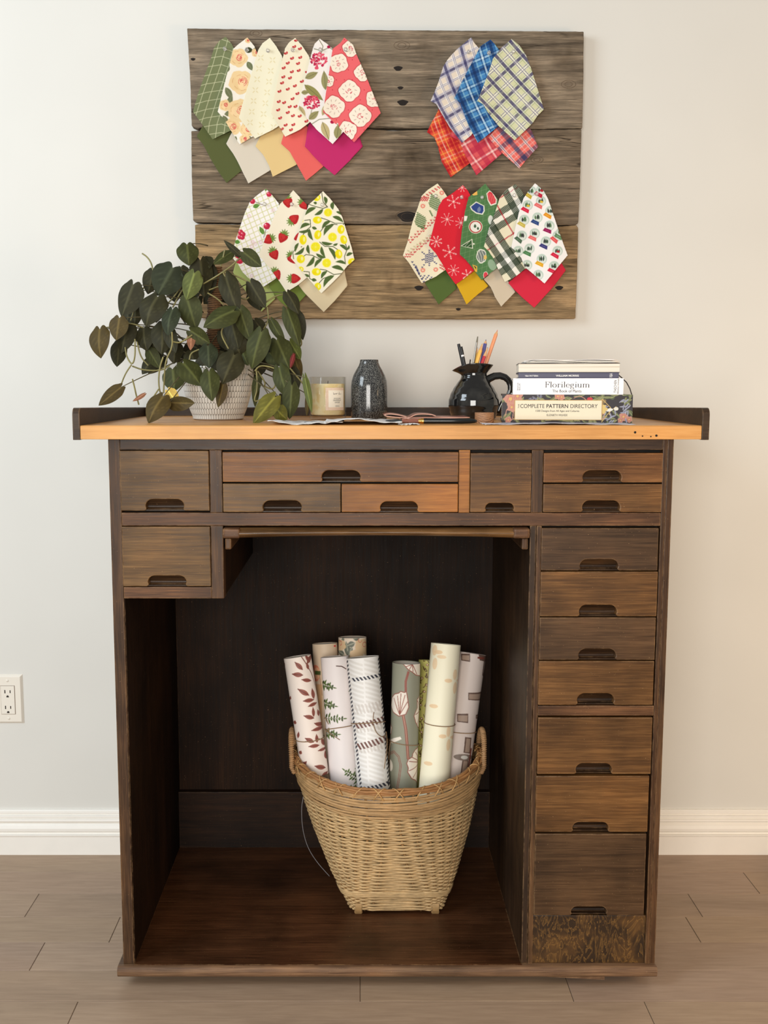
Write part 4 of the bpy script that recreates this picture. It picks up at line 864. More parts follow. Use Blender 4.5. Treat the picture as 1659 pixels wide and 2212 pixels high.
# ================================================================ THINGS ON THE DESKTOP
def ink(x0px, x1px, y0px, y1px, Y, s, parent, mat, name='lettering', rot=0, shear=0.0, bold=0.0):
    """text set in the rectangle of photo pixels on plane y=Y"""
    c = bpy.data.curves.new(name, 'FONT'); c.body = s; c.extrude = .00004; c.align_x = 'CENTER'; c.align_y = 'CENTER'; c.shear = shear; c.offset = bold
    c.materials.append(mat); o = bpy.data.objects.new(name, c)
    a = P(x0px, (y0px + y1px) / 2, Y); b = P(x1px, (y0px + y1px) / 2, Y); t = P((x0px + x1px) / 2, y0px, Y); u = P((x0px + x1px) / 2, y1px, Y)
    place(o, ((a.x + b.x) / 2, Y - .0002, (t.z + u.z) / 2), parent); bpy.context.view_layer.update()
    d = o.dimensions.copy(); W = b.x - a.x; H = t.z - u.z
    # centre on true glyph box
    bb = [Vector(q) for q in o.bound_box]; cx = (min(q.x for q in bb) + max(q.x for q in bb)) / 2; cy = (min(q.y for q in bb) + max(q.y for q in bb)) / 2
    if rot == 0:
        sx, sy = W / d.x, H / d.y; o.rotation_euler = (PI / 2, 0, 0); o.location.x -= cx * sx; o.location.z -= cy * sy
    else:
        sx, sy = H / d.x, W / d.y; o.rotation_euler = (PI / 2, -PI / 2, 0); o.location.x += cy * sy; o.location.z -= cx * sx
    o.scale = (sx, sy, 1)
    bpy.context.view_layer.update()
    me = bpy.data.meshes.new_from_object(o.evaluated_get(bpy.context.evaluated_depsgraph_get())); loc = Vector(o.location); rot_ = o.rotation_euler.copy()
    bpy.data.objects.remove(o); me.materials.clear(); me.materials.append(mat)
    o = bpy.data.objects.new(name, me); COL.objects.link(o); o.parent = parent; o.location = loc; o.rotation_euler = rot_; o.scale = (sx, sy, 1); return o
MINK = plain('printed_ink', (40, 36, 40), .7); MWINK = plain('white_ink', (236, 234, 232), .7)
# --- didone-like lettering: thick stems, hair-thin joins, flat serifs
def didone(word, x0px, x1px, y0px, y1px, Y, parent, mat, name='title_lettering'):
    """y0px..y1px is ascender top to baseline"""
    TK, TN = .095, .036
    def arc(cx, cy, rx, ry, a0, a1, n=14): return [(cx + rx * math.cos(math.radians(a0 + (a1 - a0) * i / n)), cy + ry * math.sin(math.radians(a0 + (a1 - a0) * i / n))) for i in range(n + 1)]
    def sf(x, y, w=.11): return [(x - w, y), (x + w, y)]
    XH = .62
    G = {'F': (.62, [[(.16, 0), (.16, 1)], sf(.16, .014), [(.03, .985), (.56, .985)], [(.555, .985), (.57, .76)], [(.16, .52), (.42, .52)], [(.42, .62), (.42, .42)]]),
         'l': (.30, [[(.15, 0), (.15, 1)], sf(.15, .014), [(.04, .985), (.15, .985)]]),
         'i': (.30, [[(.15, 0), (.15, XH)], sf(.15, .014), [(.04, XH - .015), (.15, XH - .015)], [(.15, .86), (.15, .95)]]),
         'o': (.60, [arc(.29, XH / 2, .22, XH / 2 - .01, 0, 360, 30)]),
         'r': (.46, [[(.15, 0), (.15, XH)], sf(.15, .014), [(.04, XH - .015), (.15, XH - .015)], arc(.31, XH - .14, .14, .13, 170, 60, 8), [(.37, XH - .07), (.385, XH - .13)]]),
         'e': (.52, [arc(.27, XH / 2, .20, XH / 2 - .01, 10, 320, 26), [(.08, XH / 2 + .02), (.46, XH / 2 + .02)]]),
         'g': (.58, [arc(.25, XH * .66, .155, XH * .31, 0, 360, 26), arc(.27, -.12, .20, .115, 0, 360, 26), [(.14, XH * .38), (.09, .10), (.20, .02), (.36, .02), (.45, -.06)], [(.37, XH * .9), (.44, XH), (.52, XH * .97)]]),
         'u': (.64, [[(.14, XH), (.14, .14)], arc(.27, .14, .13, .13, 180, 300, 8), [(.34, .03), (.47, .14)], [(.47, 0), (.47, XH)], [(.03, XH - .015), (.14, XH - .015)], [(.36, XH - .015), (.47, XH - .015)], [(.47, .014), (.58, .014)]]),
         'm': (.94, [[(.14, 0), (.14, XH)], sf(.14, .014), [(.03, XH - .015), (.14, XH - .015)], arc(.30, XH - .16, .16, .15, 170, 10, 10), [(.46, 0), (.46, XH - .16)], sf(.46, .014), arc(.62, XH - .16, .16, .15, 170, 10, 10), [(.78, 0), (.78, XH - .16)], sf(.78, .014)])}
    tot = sum(G[c][0] for c in word); o0 = P(x0px, y1px, Y); o1 = P(x1px, y1px, Y); ot = P((x0px + x1px) / 2, y0px, Y)
    sx = (o1.x - o0.x) / tot; sz = ot.z - o0.z; m = MB(); x = 0; lay = 0
    for ch in word:
        wd, st = G[ch]
        for pl_ in st:
            for (xa, ya), (xb, yb) in zip(pl_[:-1], pl_[1:]):
                dx, dy = xb - xa, yb - ya; L = math.hypot(dx, dy) or 1e-6; v = abs(dy) / L; w = TN + (TK - TN) * v ** 2.2
                hx, hy = -dy / L * w / 2, dx / L * w / 2; e = .010; ex, ey = dx / L * e, dy / L * e
                q = [(xa + hx - ex, ya + hy - ey), (xb + hx + ex, yb + hy + ey), (xb - hx + ex, yb - hy + ey), (xa - hx - ex, ya - hy - ey)]
                lay += 1
                m.add([(o0.x + (x + px_) * sx, Y - .0002 - .0000005 * lay, o0.z + pz_ * sz) for px_, pz_ in q], [(0, 1, 2, 3)])
        x += wd
    return m.build(name, mat, parent, recalc=False)
# --- books
MPAGE = NT('book_pages'); v_ = MPAGE.coords((1, 1, 420), rnd=False); MPAGE.bs(Base_Color=MPAGE.ramp(MPAGE.noise(v_, 1.5, 2), [(.35, C(206, 196, 176)), (.6, C(240, 233, 218))]), Roughness=.85); MPAGE = MPAGE.mat
MWB = plain('white_cover', (246, 242, 240), .35, noise=.01); MNAVY = plain('navy_cover', (62, 60, 86), .45); MDARK = plain('dark_edge', (40, 34, 34), .6)
def book(label, xa, xb, yt, yb, Yf, depth, cover, z0=None, spine=True, cv=.0018, name='book'):
    a, b = P(xa, (yt + yb) / 2, Yf).x, P(xb, (yt + yb) / 2, Yf).x; zt_, zb_ = P(0, yt, Yf).z, P(0, yb, Yf).z
    if z0 is not None: zb_ = z0
    t = thing(name, label, 'book', ((a + b) / 2, Yf + depth / 2, zb_))
    if spine:
        n = 8; pts = []
        h = zt_ - zb_
        for i in range(n + 1):
            q = i / n; pts.append((Yf + .0004 * (2 * q - 1) ** 2, zb_ + h * q))
        pts += [(Yf + .004, zt_), (Yf + .004, zb_)]
        MB().prismx(pts, a, b).build('spine', cover, t, smooth=True, angle=40)
        c = MB().box(a, b, Yf + .002, Yf + depth, zt_ - cv, zt_).build('front_cover', cover, t)
        c = MB().box(a, b, Yf + .002, Yf + depth, zb_, zb_ + cv).build('back_cover', cover, t)
        MB().box(a + .003, b - .003, Yf + .004, Yf + depth - .004, zb_ + cv, zt_ - cv).build('pages', MPAGE, t)
    else:
        MB().box(a, b, Yf, Yf + depth, zt_ - cv, zt_).build('front_cover', cover, t, bevel=.0004)
        MB().box(a, b, Yf, Yf + depth, zb_, zb_ + cv).build('back_cover', cover, t, bevel=.0004)
        g = MB()
        g.box(a + .0008, b - .0008, Yf + .0012, Yf + depth - .002, zb_ + cv, zt_ - cv).build('pages', MPAGE, t)
    return t, a, b, zb_, zt_
Y1 = .084
# the patterned boxed book: canvas in photo pixels
def p_morris(cv):
    cv.a[:] = (54, 48, 52); rr = random.Random(12)
    x0, x1, y0, y1 = 1086, 1366, 852, 914
    GR, GR2, PK_, BL, RD, YL = (112, 118, 76), (84, 96, 66), (204, 146, 126), (122, 122, 138), (176, 76, 72), (222, 186, 110)
    for k in range(85): 
        x, y = rr.uniform(x0, x1), rr.choice([rr.uniform(y0, y0 + 12), rr.uniform(y1 - 10, y1), rr.uniform(y0, y1)])
        cv.leaf(x, y, rr.uniform(0, 360), rr.uniform(12, 24), rr.uniform(6, 10), rr.choice([GR, GR2, GR, (140, 140, 96)]), (156, 158, 112), rr.uniform(-.15, .15))
    for x, y, r in ((1105, 862, 14), (1120, 856, 11), (1206, 856, 7), (1214, 858, 7), (1108, 880, 10), (1101, 908, 7), (1346, 900, 9), (1358, 906, 7), (1340, 908, 6)):
        cv.poly(blob(x, y, r, 22, .16, int(x), k=5), PK_)
        for q in range(3): cv.line([(x - r * .6 + q * r * .4, y + r * .5), (x - r * .2 + q * r * .3, y - r * .6)], 1.0, (196, 110, 92))
        cv.ell(x, y, r * .25, r * .25, 0, YL)
    for k in range(26): 
        x, y = 1318 + rr.gauss(0, 7) + (k % 2) * 34, 890 + rr.gauss(0, 12) - (k % 2) * 8; cv.leaf(x, y, rr.uniform(180, 300), 12, 4, BL, (176, 178, 196))
    for k in range(9): cv.leaf(1146 + rr.uniform(0, 22), 857 + rr.uniform(-3, 3), rr.uniform(0, 360), 9, 3.4, BL)
    for pts in ([(1270, 860), (1290, 872), (1310, 876)], [(1300, 862), (1318, 880), (1316, 896)], [(1300, 912), (1316, 890), (1330, 878)]): cv.line(pts, 1.4, YL)
    for pts in ([(1240, 860), (1252, 855), (1262, 860), (1270, 868)], [(1300, 908), (1306, 900), (1304, 893), (1299, 897)], [(1094, 900), (1097, 886), (1106, 876)], [(1110, 905), (1112, 890), (1118, 882)], [(1118, 902), (1108, 908), (1104, 900)]): cv.line(pts, 1.5, PK_)
    cv.ell(1274, 862, 6, 4, 0, (206, 60, 72)); cv.leaf(1324, 884, 190, 18, 7, (240, 236, 226)); cv.ell(1330, 883, 5, 4, 0, (236, 230, 214)); cv.ell(1296, 870, 14, 6, -.4, YL, .5)
    cv.poly(blob(1302, 884, 9, 20, .2, 3), (226, 196, 120)); 
    cv.poly([(1114, 864), (1301, 864), (1301, 908), (1114, 908)], (190, 150, 84)); cv.poly([(1115.6, 865.4), (1299.4, 865.4), (1299.4, 906.6), (1115.6, 906.6)], (247, 234, 204))
t, a, b, z0, z1 = None, P(1087, 883, Y1).x, P(1364.5, 883, Y1).x, ZD + .0012, P(0, 852.5, Y1).z
t = thing('boxed_book', 'thick patterned book with a cream title panel bottom of the book pile', 'book', ((a + b) / 2, Y1 + .1, z0))
cv = Cv(1082, 848, 1370, 918, (54, 48, 52), 5); p_morris(cv); cv.blur()
g = MB(); g.grid(lambda u, v: (a + (b - a) * u, Y1, z0 + (z1 - z0) * v), 330, 76)
uu, vv = np.meshgrid(np.linspace(0, 1, 331), np.linspace(0, 1, 77)); colr = cv.sample((1087 + 277.5 * uu).ravel(), (913.5 - 61 * vv).ravel())
MSP = vcol('printed_board', .5, .3)
g.build('spine', MSP, t, cols=colr * ALB, recalc=False)
MB().box(a, b, Y1 + .0003, Y1 + .2, z1 - .0028, z1).build('front_cover', plain('dark_pattern_board', (64, 58, 56), .5, noise=.4, nscale=160), t)
MB().box(a, b, Y1 + .0003, Y1 + .2, z0, z0 + .0028).build('back_cover', plain('dark_pattern_board_back', (64, 58, 56), .5, noise=.4, nscale=160), t)
MB().box(a + .002, b - .002, Y1 + .0006, Y1 + .197, z0 + .0028, z1 - .0028).build('pages', MPAGE, t)
ink(1126.5, 1178, 873, 881.5, Y1, 'COMPLETE', t, MINK, 'title_lettering'); ink(1182.5, 1228.5, 873, 881.5, Y1, 'PATTERN', t, MINK, 'title_lettering', bold=.012)
ink(1233.5, 1291, 873, 881.5, Y1, 'DIRECTORY', t, MINK, 'title_lettering'); ink(1121.5, 1124.5, 873, 882, Y1, 'THE', t, MINK, 'title_lettering', rot=1)
ink(1159.5, 1252, 885.5, 891, Y1, '1500 Designs from All Ages and Cultures', t, MINK, 'subtitle_lettering'); ink(1183, 1227, 894.5, 898.8, Y1, 'ELIZABETH WILHIDE', t, MINK, 'author_lettering')
zc = z1
t, a, b, z0, z1 = book('thick white book with Florilegium on its spine, lying on the patterned one', 1110, 1344.6, 817.3, 852, Y1 + .006, .185, MWB, z0=zc, spine=True)
Yt = Y1 + .006
didone('Florilegium', 1178, 1274, 824.5, 837, Yt, t, MINK)
ink(1194, 1256, 841.5, 847.6, Yt, 'The Book of Plants', t, MINK, 'subtitle_lettering')
ink(1324.5, 1330, 821, 848, Yt, 'TASCHEN', t, MINK, 'publisher_lettering', rot=1); ink(1331.5, 1335, 818, 850, Yt, 'Bibliotheca Universalis', t, MINK, 'publisher_lettering', rot=1)
ink(1118.5, 1121.5, 827, 843, Yt, 'BASILIUS', t, MINK, 'author_lettering', rot=1); ink(1122.6, 1125.6, 828, 843, Yt, 'BESLER', t, MINK, 'author_lettering', rot=1)
m = MB(); q = [P(x, y, Yt + .05) for x, y in ((1327, 810), (1334, 816), (1344, 826), (1351, 839), (1355, 852.2))]
m.tube(q, .0011, 6, flat=.4); m.build('ribbon_marker', MDARK, t)
zc = z1
t, a, b, z0, z1 = book('slim navy book with William Morris on its spine, on top of Florilegium', 1121, 1334.5, 805, 817.3, Yt + .004, .17, MNAVY, z0=zc)
Yt += .004
ink(1201, 1250, 809.5, 813.6, Yt, 'WILLIAM MORRIS', t, MWINK, 'title_lettering', bold=.02); ink(1135, 1163, 810, 813.6, Yt, 'V&A PATTERN', t, MWINK, 'series_lettering', bold=.01)
ink(1314.5, 1321, 806.5, 815.8, Yt, 'V&A', t, MWINK, 'publisher_lettering', rot=1)
zc = z1
t, a, b, z0, z1 = book('white paged notebook with thin dark covers, fore-edge facing out, second from the top', 1120.5, 1336.7, 784.3, 805, Yt + .002, .165, plain('cover_black', (62, 56, 58), .5), z0=zc, spine=False, cv=.0011)
zc = z1
a, b = P(1136, 780, Yt + .004).x, P(1333, 780, Yt + .004).x; zt_ = P(0, 776.5, Yt + .004).z
t = thing('paper_pad', 'pad of loose white sheets on the very top of the book pile', 'paper', ((a + b) / 2, Yt + .08, zc))
nl = 5
for k in range(nl):
    h0 = zc + (zt_ - zc) * k / nl; h1 = h0 + (zt_ - zc) / nl * .55; rr = random.Random(k)
    g = MB(); jj = rr.uniform(-.004, .003)
    def fn(u, v, h=h1, s=k): return (a + jj + (b - a) * u + .0015 * math.sin(s * 3 + v * 5), Yt + .004 + jj * .5 + .15 * v, h + .0007 * math.sin(u * 9 + s * 1.8) * (1 - v) + (.003 * max(0, .12 - u) / .12 * -1 if s > 2 else 0))
    g.grid(fn, 24, 6); g.build('sheet', plain('sheet_white_%d' % k, (240 - k * 2, 236 - k * 2, 224), .85), t, smooth=True, solid=.0009)
for o in list(COL.objects):
    if o.get('category') == 'book' or o.name.startswith('paper_pad'):
        piv = Vector((o.location.x, Y1 + .01, 0)); r_ = Matrix.Rotation(math.radians(-7), 3, 'Z'); d_ = Vector((o.location.x, o.location.y, 0)) - piv; n_ = piv + r_ @ d_
        o.location = (n_.x, n_.y, o.location.z); o.rotation_euler = (0, 0, math.radians(-7))
# --- candle
Yc = .30; c = P(708, 860, Yc); R_ = 39.6 * mpp(c); zt_ = P(0, 814, Yc).z; h = zt_ - ZD
t = thing('candle', 'glass jar candle with pale wax and a white label, between the plant and the vase', 'candle', (c.x, Yc, ZD))
mg = NT('clear_glass'); lw = mg.t.nodes.new('ShaderNodeLayerWeight'); lw.inputs[0].default_value = .5; fr_ = mg.math('ADD', mg.math('MULTIPLY', mg.math('POWER', lw.outputs['Facing'], 4.0), .55), .03); tr = mg.t.nodes.new('ShaderNodeBsdfTransparent'); tr.inputs[0].default_value = (.955, .95, .93, 1)
gl = mg.t.nodes.new('ShaderNodeBsdfGlossy'); gl.inputs['Roughness'].default_value = .03; mx = mg.t.nodes.new('ShaderNodeMixShader'); mg.t.links.new(fr_, mx.inputs[0]); mg.t.links.new(tr.outputs[0], mx.inputs[1]); mg.t.links.new(gl.outputs[0], mx.inputs[2]); mg.t.links.new(mx.outputs[0], mg.out.inputs[0]); MG = mg.mat
MB().lathe([(.0001, .0002), (R_ - .003, .0002), (R_ - .0008, .0015), (R_, .004), (R_, h - .001), (R_ - .0006, h), (R_ - .0016, h), (R_ - .0022, h - .001), (R_ - .0022, .012), (R_ - .006, .009), (.0001, .0085)], (c.x, Yc, ZD), 64).build('glass_jar', MG, t, smooth=True, angle=60)
hw = P(0, 829, Yc).z - ZD
mw = NT('wax'); v_ = mw.coords((1, 1, 1)); mw.bs(Base_Color=mw.ramp(mw.noise(v_, 40, 3, .6, .8), [(.4, C(244, 222, 164)), (.55, C(252, 240, 200))]), Roughness=.5, Subsurface_Weight=.3, Subsurface_Radius=(.01, .008, .005)); MWAX = mw.mat
MB().lathe([(.0001, .0095), (R_ - .0055, .0098), (R_ - .0028, .0125), (R_ - .0028, hw), (R_ * .6, hw - .0015), (.0001, hw - .002)], (c.x, Yc, ZD), 48).build('wax', MWAX, t, smooth=True, angle=50)
MB().tube([(c.x, Yc, ZD + hw - .003), (c.x + .0006, Yc, ZD + hw + .006)], .0007, 6).build('wick', MDARK, t)
cv = Cv(700, 832, 746, 890, (250, 240, 222), 9)
cv.a[:] = (240, 214, 190)
rr = random.Random(4)
for k in range(60): cv.line([(rr.uniform(700, 745), rr.uniform(836, 888)) for _ in (0, 1)], .25, (216, 176, 150), .5)
cv.poly([(710, 843), (742, 843), (742, 880), (710, 880)], (252, 244, 226))
cv.line([(719, 848), (719.6, 852.5), (721, 850), (722, 852), (724, 849.5), (724.5, 852), (726.5, 849)], .55, (70, 60, 50)); cv.line([(727.6, 850), (728.4, 850)], .6, (70, 60, 50)); cv.line([(731, 847), (729.6, 852.4), (731.5, 850.6), (732.5, 852), (734, 850.8), (736, 851.4)], .55, (70, 60, 50))
g = MB(); NU, NV_ = 90, 100
th0, th1 = math.asin((704.5 - 708) / 40), math.asin(.86)
zl0, zl1 = P(0, 886.5, Yc - R_).z, P(0, 837.5, Yc - R_).z
g.grid(lambda u, v: (c.x + (R_ + .0004) * math.sin(th0 + (th1 - th0) * u), Yc - (R_ + .0004) * math.cos(th0 + (th1 - th0) * u), zl0 + (zl1 - zl0) * v), NU, NV_)
uu, vv = np.meshgrid(np.linspace(0, 1, NU + 1), np.linspace(0, 1, NV_ + 1)); colr = cv.sample((704.5 + 38 * np.sin(uu * 1.3) / math.sin(1.3)).ravel() if False else (704.5 + 38 * uu).ravel(), (886.5 - 49 * vv).ravel())
lb = g.build('label', vcol('label_paper', .6), t, cols=colr * ALB, recalc=False)
def wrap_text(s, z, hgt, wid, mid):
    cu = bpy.data.curves.new('label_lettering', 'FONT'); cu.body = s; cu.align_x = 'CENTER'; ob = bpy.data.objects.new('tmp', cu); COL.objects.link(ob); bpy.context.view_layer.update()
    me = bpy.data.meshes.new_from_object(ob.evaluated_get(bpy.context.evaluated_depsgraph_get())); bpy.data.objects.remove(ob)
    co = np.array([v.co[:] for v in me.vertices]); mn, mx = co.min(0), co.max(0)
    x = (co[:, 0] - (mn[0] + mx[0]) / 2) / (mx[0] - mn[0]) * wid; zz = (co[:, 1] - mn[1]) / (mx[1] - mn[1]) * hgt + z
    th = mid + x / R_
    for i, v in enumerate(me.vertices): v.co = (c.x + (R_ + .0006) * math.sin(th[i]) - c.x, -(R_ + .0006) * math.cos(th[i]), zz[i] - ZD)
    me.materials.append(MINK); o = bpy.data.objects.new('label_lettering', me); place(o, (c.x, Yc, ZD), lb); o.location = (0, 0, 0); return o
WORLD[lb] = Vector((c.x, Yc, ZD)); mid = th0 + (th1 - th0) * .58
for s, y0, y1, wd in (('WINTER FOREST', 859.6, 862, .017), ('GRAPEFRUIT', 863, 866.5, .019), ('GINGER', 867.6, 870.8, .012), ('120 G', 875.5, 879, .009)):
    wrap_text(s, P(0, y1, Yc - R_).z, (y1 - y0) * mpp(c), wd, mid)
# --- speckled vase
Yv = .315; c = P(797.5, 850, Yv); k = mpp(c); zt_ = P(0, 777, Yv).z; H = zt_ - ZD
prof = [(.0001, 0), (36.5, 0), (38.6, 2), (39.4, 20), (39.8, 50), (39.4, 72), (38, 84), (34.5, 96), (29, 107), (23, 117), (20.4, 124), (19.8, 129.6), (19.0, 130.4), (17.6, 130), (17.6, 122), (21, 112), (.0001, 108)]
sc_ = H / (130.4)
ms = NT('speckled_glaze'); v_ = ms.coords((1, 1, 1)); s1 = ms.ramp(ms.noise(v_, 900, 2, .5), [(.53, 0.0), (.58, 1.0)]); s2 = ms.ramp(ms.noise(v_, 45, 3, .6), [(.3, .45), (.6, 1.0)])
ms.bs(Base_Color=ms.mix(ms.math('MULTIPLY', s1, s2), C(22, 24, 28), C(142, 142, 136)), Roughness=.12, Specular_IOR_Level=.6); 
MB().lathe([(r * k if r > .01 else r, z * sc_) for r, z in prof], (c.x, Yv, ZD), 72).build('bottle_vase', ms.mat, None, smooth=True, angle=60)
tag(COL.objects['bottle_vase'], 'black speckled ceramic bottle vase beside the candle', 'vase')
# --- black jug
Yj = .33; c = P(1023.6, 850, Yj); k = mpp(c); zt_ = P(0, 785, Yj).z; H = zt_ - ZD; U = H / 118.0
t = thing('black_jug', 'glossy black pottery jug with a loop handle holding pencils', 'jug', (c.x, Yj, ZD))
mj = NT('black_glaze'); v_ = mj.coords((1, 1, 1)); mj.bs(Base_Color=mj.ramp(mj.noise(v_, 22, 4, .6), [(.45, C(16, 17, 18)), (.7, C(46, 46, 44))]), Roughness=.08, Specular_IOR_Level=.6, Coat_Weight=.3); MJ = mj.mat
pf = [(0.01, 0), (44, 0), (47.5, 3), (51, 14), (54, 27), (54.8, 34), (53.5, 44), (49, 57), (42, 69), (34.5, 79), (29.5, 86), (27.2, 92), (27.6, 98), (31, 105), (36, 112), (38.5, 117), (38, 118), (36, 117.2), (30, 106), (25.4, 96), (25, 88), (40, 60), (42, 30), (.01, 10)]
def jug(u, v):
    f = v * (len(pf) - 1); i = min(int(f), len(pf) - 2); q = f - i; r = pf[i][0] * (1 - q) + pf[i + 1][0] * q; z = pf[i][1] * (1 - q) + pf[i + 1][1] * q
    an = 2 * PI * u; fl_ = max(0, (z - 92) / 26)
    left = max(0, -math.cos(an)) ** 3; right = max(0, math.cos(an)) ** 2
    r = r * (1 + fl_ * (.30 * left + .12 * right - .05)); z = z - fl_ * 15 * left - fl_ * 3 * right
    r *= 1 + .006 * math.sin(z * .5)
    return (c.x + r * k * math.cos(an), Yj + r * k * math.sin(an), ZD + z * U)
MB().grid(jug, 72, (len(pf) - 1) * 4).build('jug_body', MJ, t, smooth=True)
hp = [(1050, 822), (1058, 817), (1068, 812.5), (1080, 811.5), (1091, 815), (1099, 822), (1103, 832), (1103, 843), (1099, 853), (1092, 862), (1085, 871), (1080, 882), (1076, 893)]
q = [P(x, y, Yj - .004) for x, y in hp]; q = [q[0]] + [q[i].lerp(q[i + 1], s_) for i in range(len(q) - 1) for s_ in (.5, 1)]
m = MB(); m.tube(q, [.0085 - .004 * i / (len(q) - 1) for i in range(len(q))], 12, flat=.62); m.build('handle', MJ, t, smooth=True)
# --- pens and pencils in the jug
GP = 'pens, pencils and brushes standing in the jug'
def stick(name, label, cat, x0, y0, x1, y1, Y, rpx, parts, sides=12):
    """from the rim point (x0,y0) to the tip (x1,y1); parts = (from, to, r0, r1, material, part name) along the visible length"""
    a = P(x0, y0, Y); b = P(x1, y1, Y + .004); d = (b - a); L = d.length; d.normalize(); a0 = a - d * .075
    t = thing(name, label, cat, a0, GP); first = True
    for f0, f1, r0, r1, mt, nm in parts:
        p0 = a + d * (L * f0) if f0 > 0 else a0; p1 = a + d * (L * f1); m = MB()
        m.tube([p0, p1], [r0 * rpx * k, r1 * rpx * k], sides); m.build(nm, mt, t, smooth=sides > 8, angle=50)
MB1 = plain('black_plastic', (26, 24, 24), .3); MSIL = plain('brushed_silver', (150, 146, 138), .35, metal=.7)
MWD = plain('pencil_wood', (222, 170, 118), .6, noise=.08, nscale=200)
stick('fineliner_pen', 'taller black fineliner standing at the left of the jug', 'pen', 1000, 786, 990.5, 743, Yj + .008, 3.6, [(0, .78, 1, 1, MB1, 'barrel'), (.78, 1, .98, .9, MB1, 'cap')])
stick('fineliner_pen', 'shorter black fineliner with a white mark, front left in the jug', 'pen', 1003, 786, 996, 749, Yj - .004, 3.4, [(0, .8, 1, 1, MB1, 'barrel'), (.42, .52, 1.04, 1.04, MWINK, 'printed_mark'), (.8, 1, .96, .9, MB1, 'cap')])
stick('thin_stylus', 'tiny dark tip poking just above the jug rim', 'pen', 1015, 785, 1016, 777, Yj, 1.5, [(0, 1, 1, .9, MDARK, 'tip')])
stick('paint_brush', 'slim silver-grey paintbrush between the black pens and the yellow pencil', 'brush', 1023, 784, 1032, 727, Yj + .006, 2.6, [(0, .78, 1.0, .8, MSIL, 'ferrule'), (.78, 1, .8, .45, plain('bristle', (120, 116, 100), .9), 'bristle')])
def pencil(label, x0, y0, x1, y1, Y, r, col, cone, ld):
    mt = plain('lacquer_%d_%d' % (col[0], int(x1)), col, .35)
    stick('pencil', label, 'pencil', x0, y0, x1, y1, Y, r, [(0, cone, 1, 1, mt, 'shaft'), (cone, .94, 1, .3, MWD, 'sharpened_wood'), (.94, 1, .3, .05, ld, 'lead')], 6)
pencil('yellow pencil with a blunt tip in the jug', 1030, 785, 1042, 742, Yj - .002, 4.2, (246, 190, 84), .66, plain('lead_ochre', (196, 140, 60), .6))
pencil('short mustard pencil behind the yellow one in the jug', 1026, 785, 1032, 750, Yj + .014, 2.4, (206, 160, 60), .62, MDARK)
pencil('blue pencil in the jug', 1040, 785, 1050, 733, Yj + .008, 3.8, (70, 66, 138), .82, plain('lead_blue', (60, 62, 120), .6))
pencil('short red pencil in the jug', 1041, 786, 1054, 750, Yj - .010, 3.6, (196, 34, 48), .46, plain('lead_red', (150, 40, 50), .6))
pencil('tall bare-wood pencil leaning right in the jug', 1050, 785, 1075, 712, Yj, 3.9, (232, 150, 100), .86, plain('lead_pink', (214, 120, 96), .6))
# --- turned wooden block
c = P(1046.5, 900, .095); k2 = mpp(c)
mb = NT('ringed_wood'); w_ = mb.t.nodes.new('ShaderNodeTexWave'); w_.wave_type = 'RINGS'; mb.set(w_.inputs['Vector'], mb.coords((1, .6, 1.6), rnd=False)); w_.inputs['Scale'].default_value = 75; w_.inputs['Distortion'].default_value = 6; w_.inputs['Detail'].default_value = 3; w_.inputs['Detail Scale'].default_value = 1.2
mb.bs(Base_Color=mb.mix(w_.outputs[0], C(120, 82, 54), C(176, 128, 88)), Roughness=.6)
MB().lathe([(.0001, 0), (20.2 * k2, 0), (20.6 * k2, .0012), (20.6 * k2, P(0, 891, .09).z - ZD - .001), (20 * k2, P(0, 891, .09).z - ZD), (.0001, P(0, 891, .09).z - ZD)], (c.x, .097, ZD), 48).build('wooden_block', mb.mat, None, smooth=True, angle=40)
tag(COL.objects['wooden_block'], 'small round wooden block in front of the jug', 'block')
# --- torn papers with brush marks
def paper(label, x0, x1, Ya, Yb, zoff, seed, paint, name='torn_paper', amp=.0025, grp=None):
    rr = random.Random(seed); nu, nv = 70, 40; xa, xb = P(x0, 915, Ya).x, P(x1, 915, Ya).x
    e = [[rr.uniform(-1, 1) for _ in range(80)] for _ in range(4)]
    def sm(l, t): f = t * 70; i = int(f); return l[i] * (1 - f + i) + l[i + 1] * (f - i)
    cvp = Cv(0, 0, 1, 1, (240, 236, 232), 240); paint(cvp, rr); g = MB(); cols = []
    for j in range(nv + 1):
        for i in range(nu + 1):
            u, v = i / nu, j / nv; X = xa + (xb - xa) * u + .002 * (sm(e[0], v) * (1 - u) + sm(e[1], v) * u); Y = Ya + (Yb - Ya) * v + .002 * (sm(e[2], u) * (1 - v) + sm(e[3], u) * v)
            z = ZD + .0009 + zoff + amp * (.5 + .5 * math.sin(u * 7 + seed)) * (1 - v) ** .5 * (.4 + abs(math.sin(u * 3 + seed * 2))) + .0006 * math.sin(u * 31 + v * 9)
            g.v.append((X, Y, z))
    g.f = [(j * (nu + 1) + i, j * (nu + 1) + i + 1, (j + 1) * (nu + 1) + i + 1, (j + 1) * (nu + 1) + i) for j in range(nv) for i in range(nu)]; g.m = [0] * len(g.f)
    uu, vv = np.meshgrid(np.linspace(0, .99, nu + 1), np.linspace(0, .99, nv + 1))
    o = g.build(name, vcol('rag_paper_%d' % seed, .9, .1), None, smooth=True, cols=cvp.sample(uu.ravel(), vv.ravel()) * ALB, recalc=False, solid=.0006)
    return tag(o, label, 'paper', grp)
def brush(cv, rr, n=7):
    cv.a[:] = (252, 250, 247)
    for k in range(n): cv.leaf(rr.uniform(.25, .6), rr.uniform(.25, .7), rr.uniform(-60, 60), rr.uniform(.1, .3), rr.uniform(.03, .07), (66, 66, 70), None, .1)
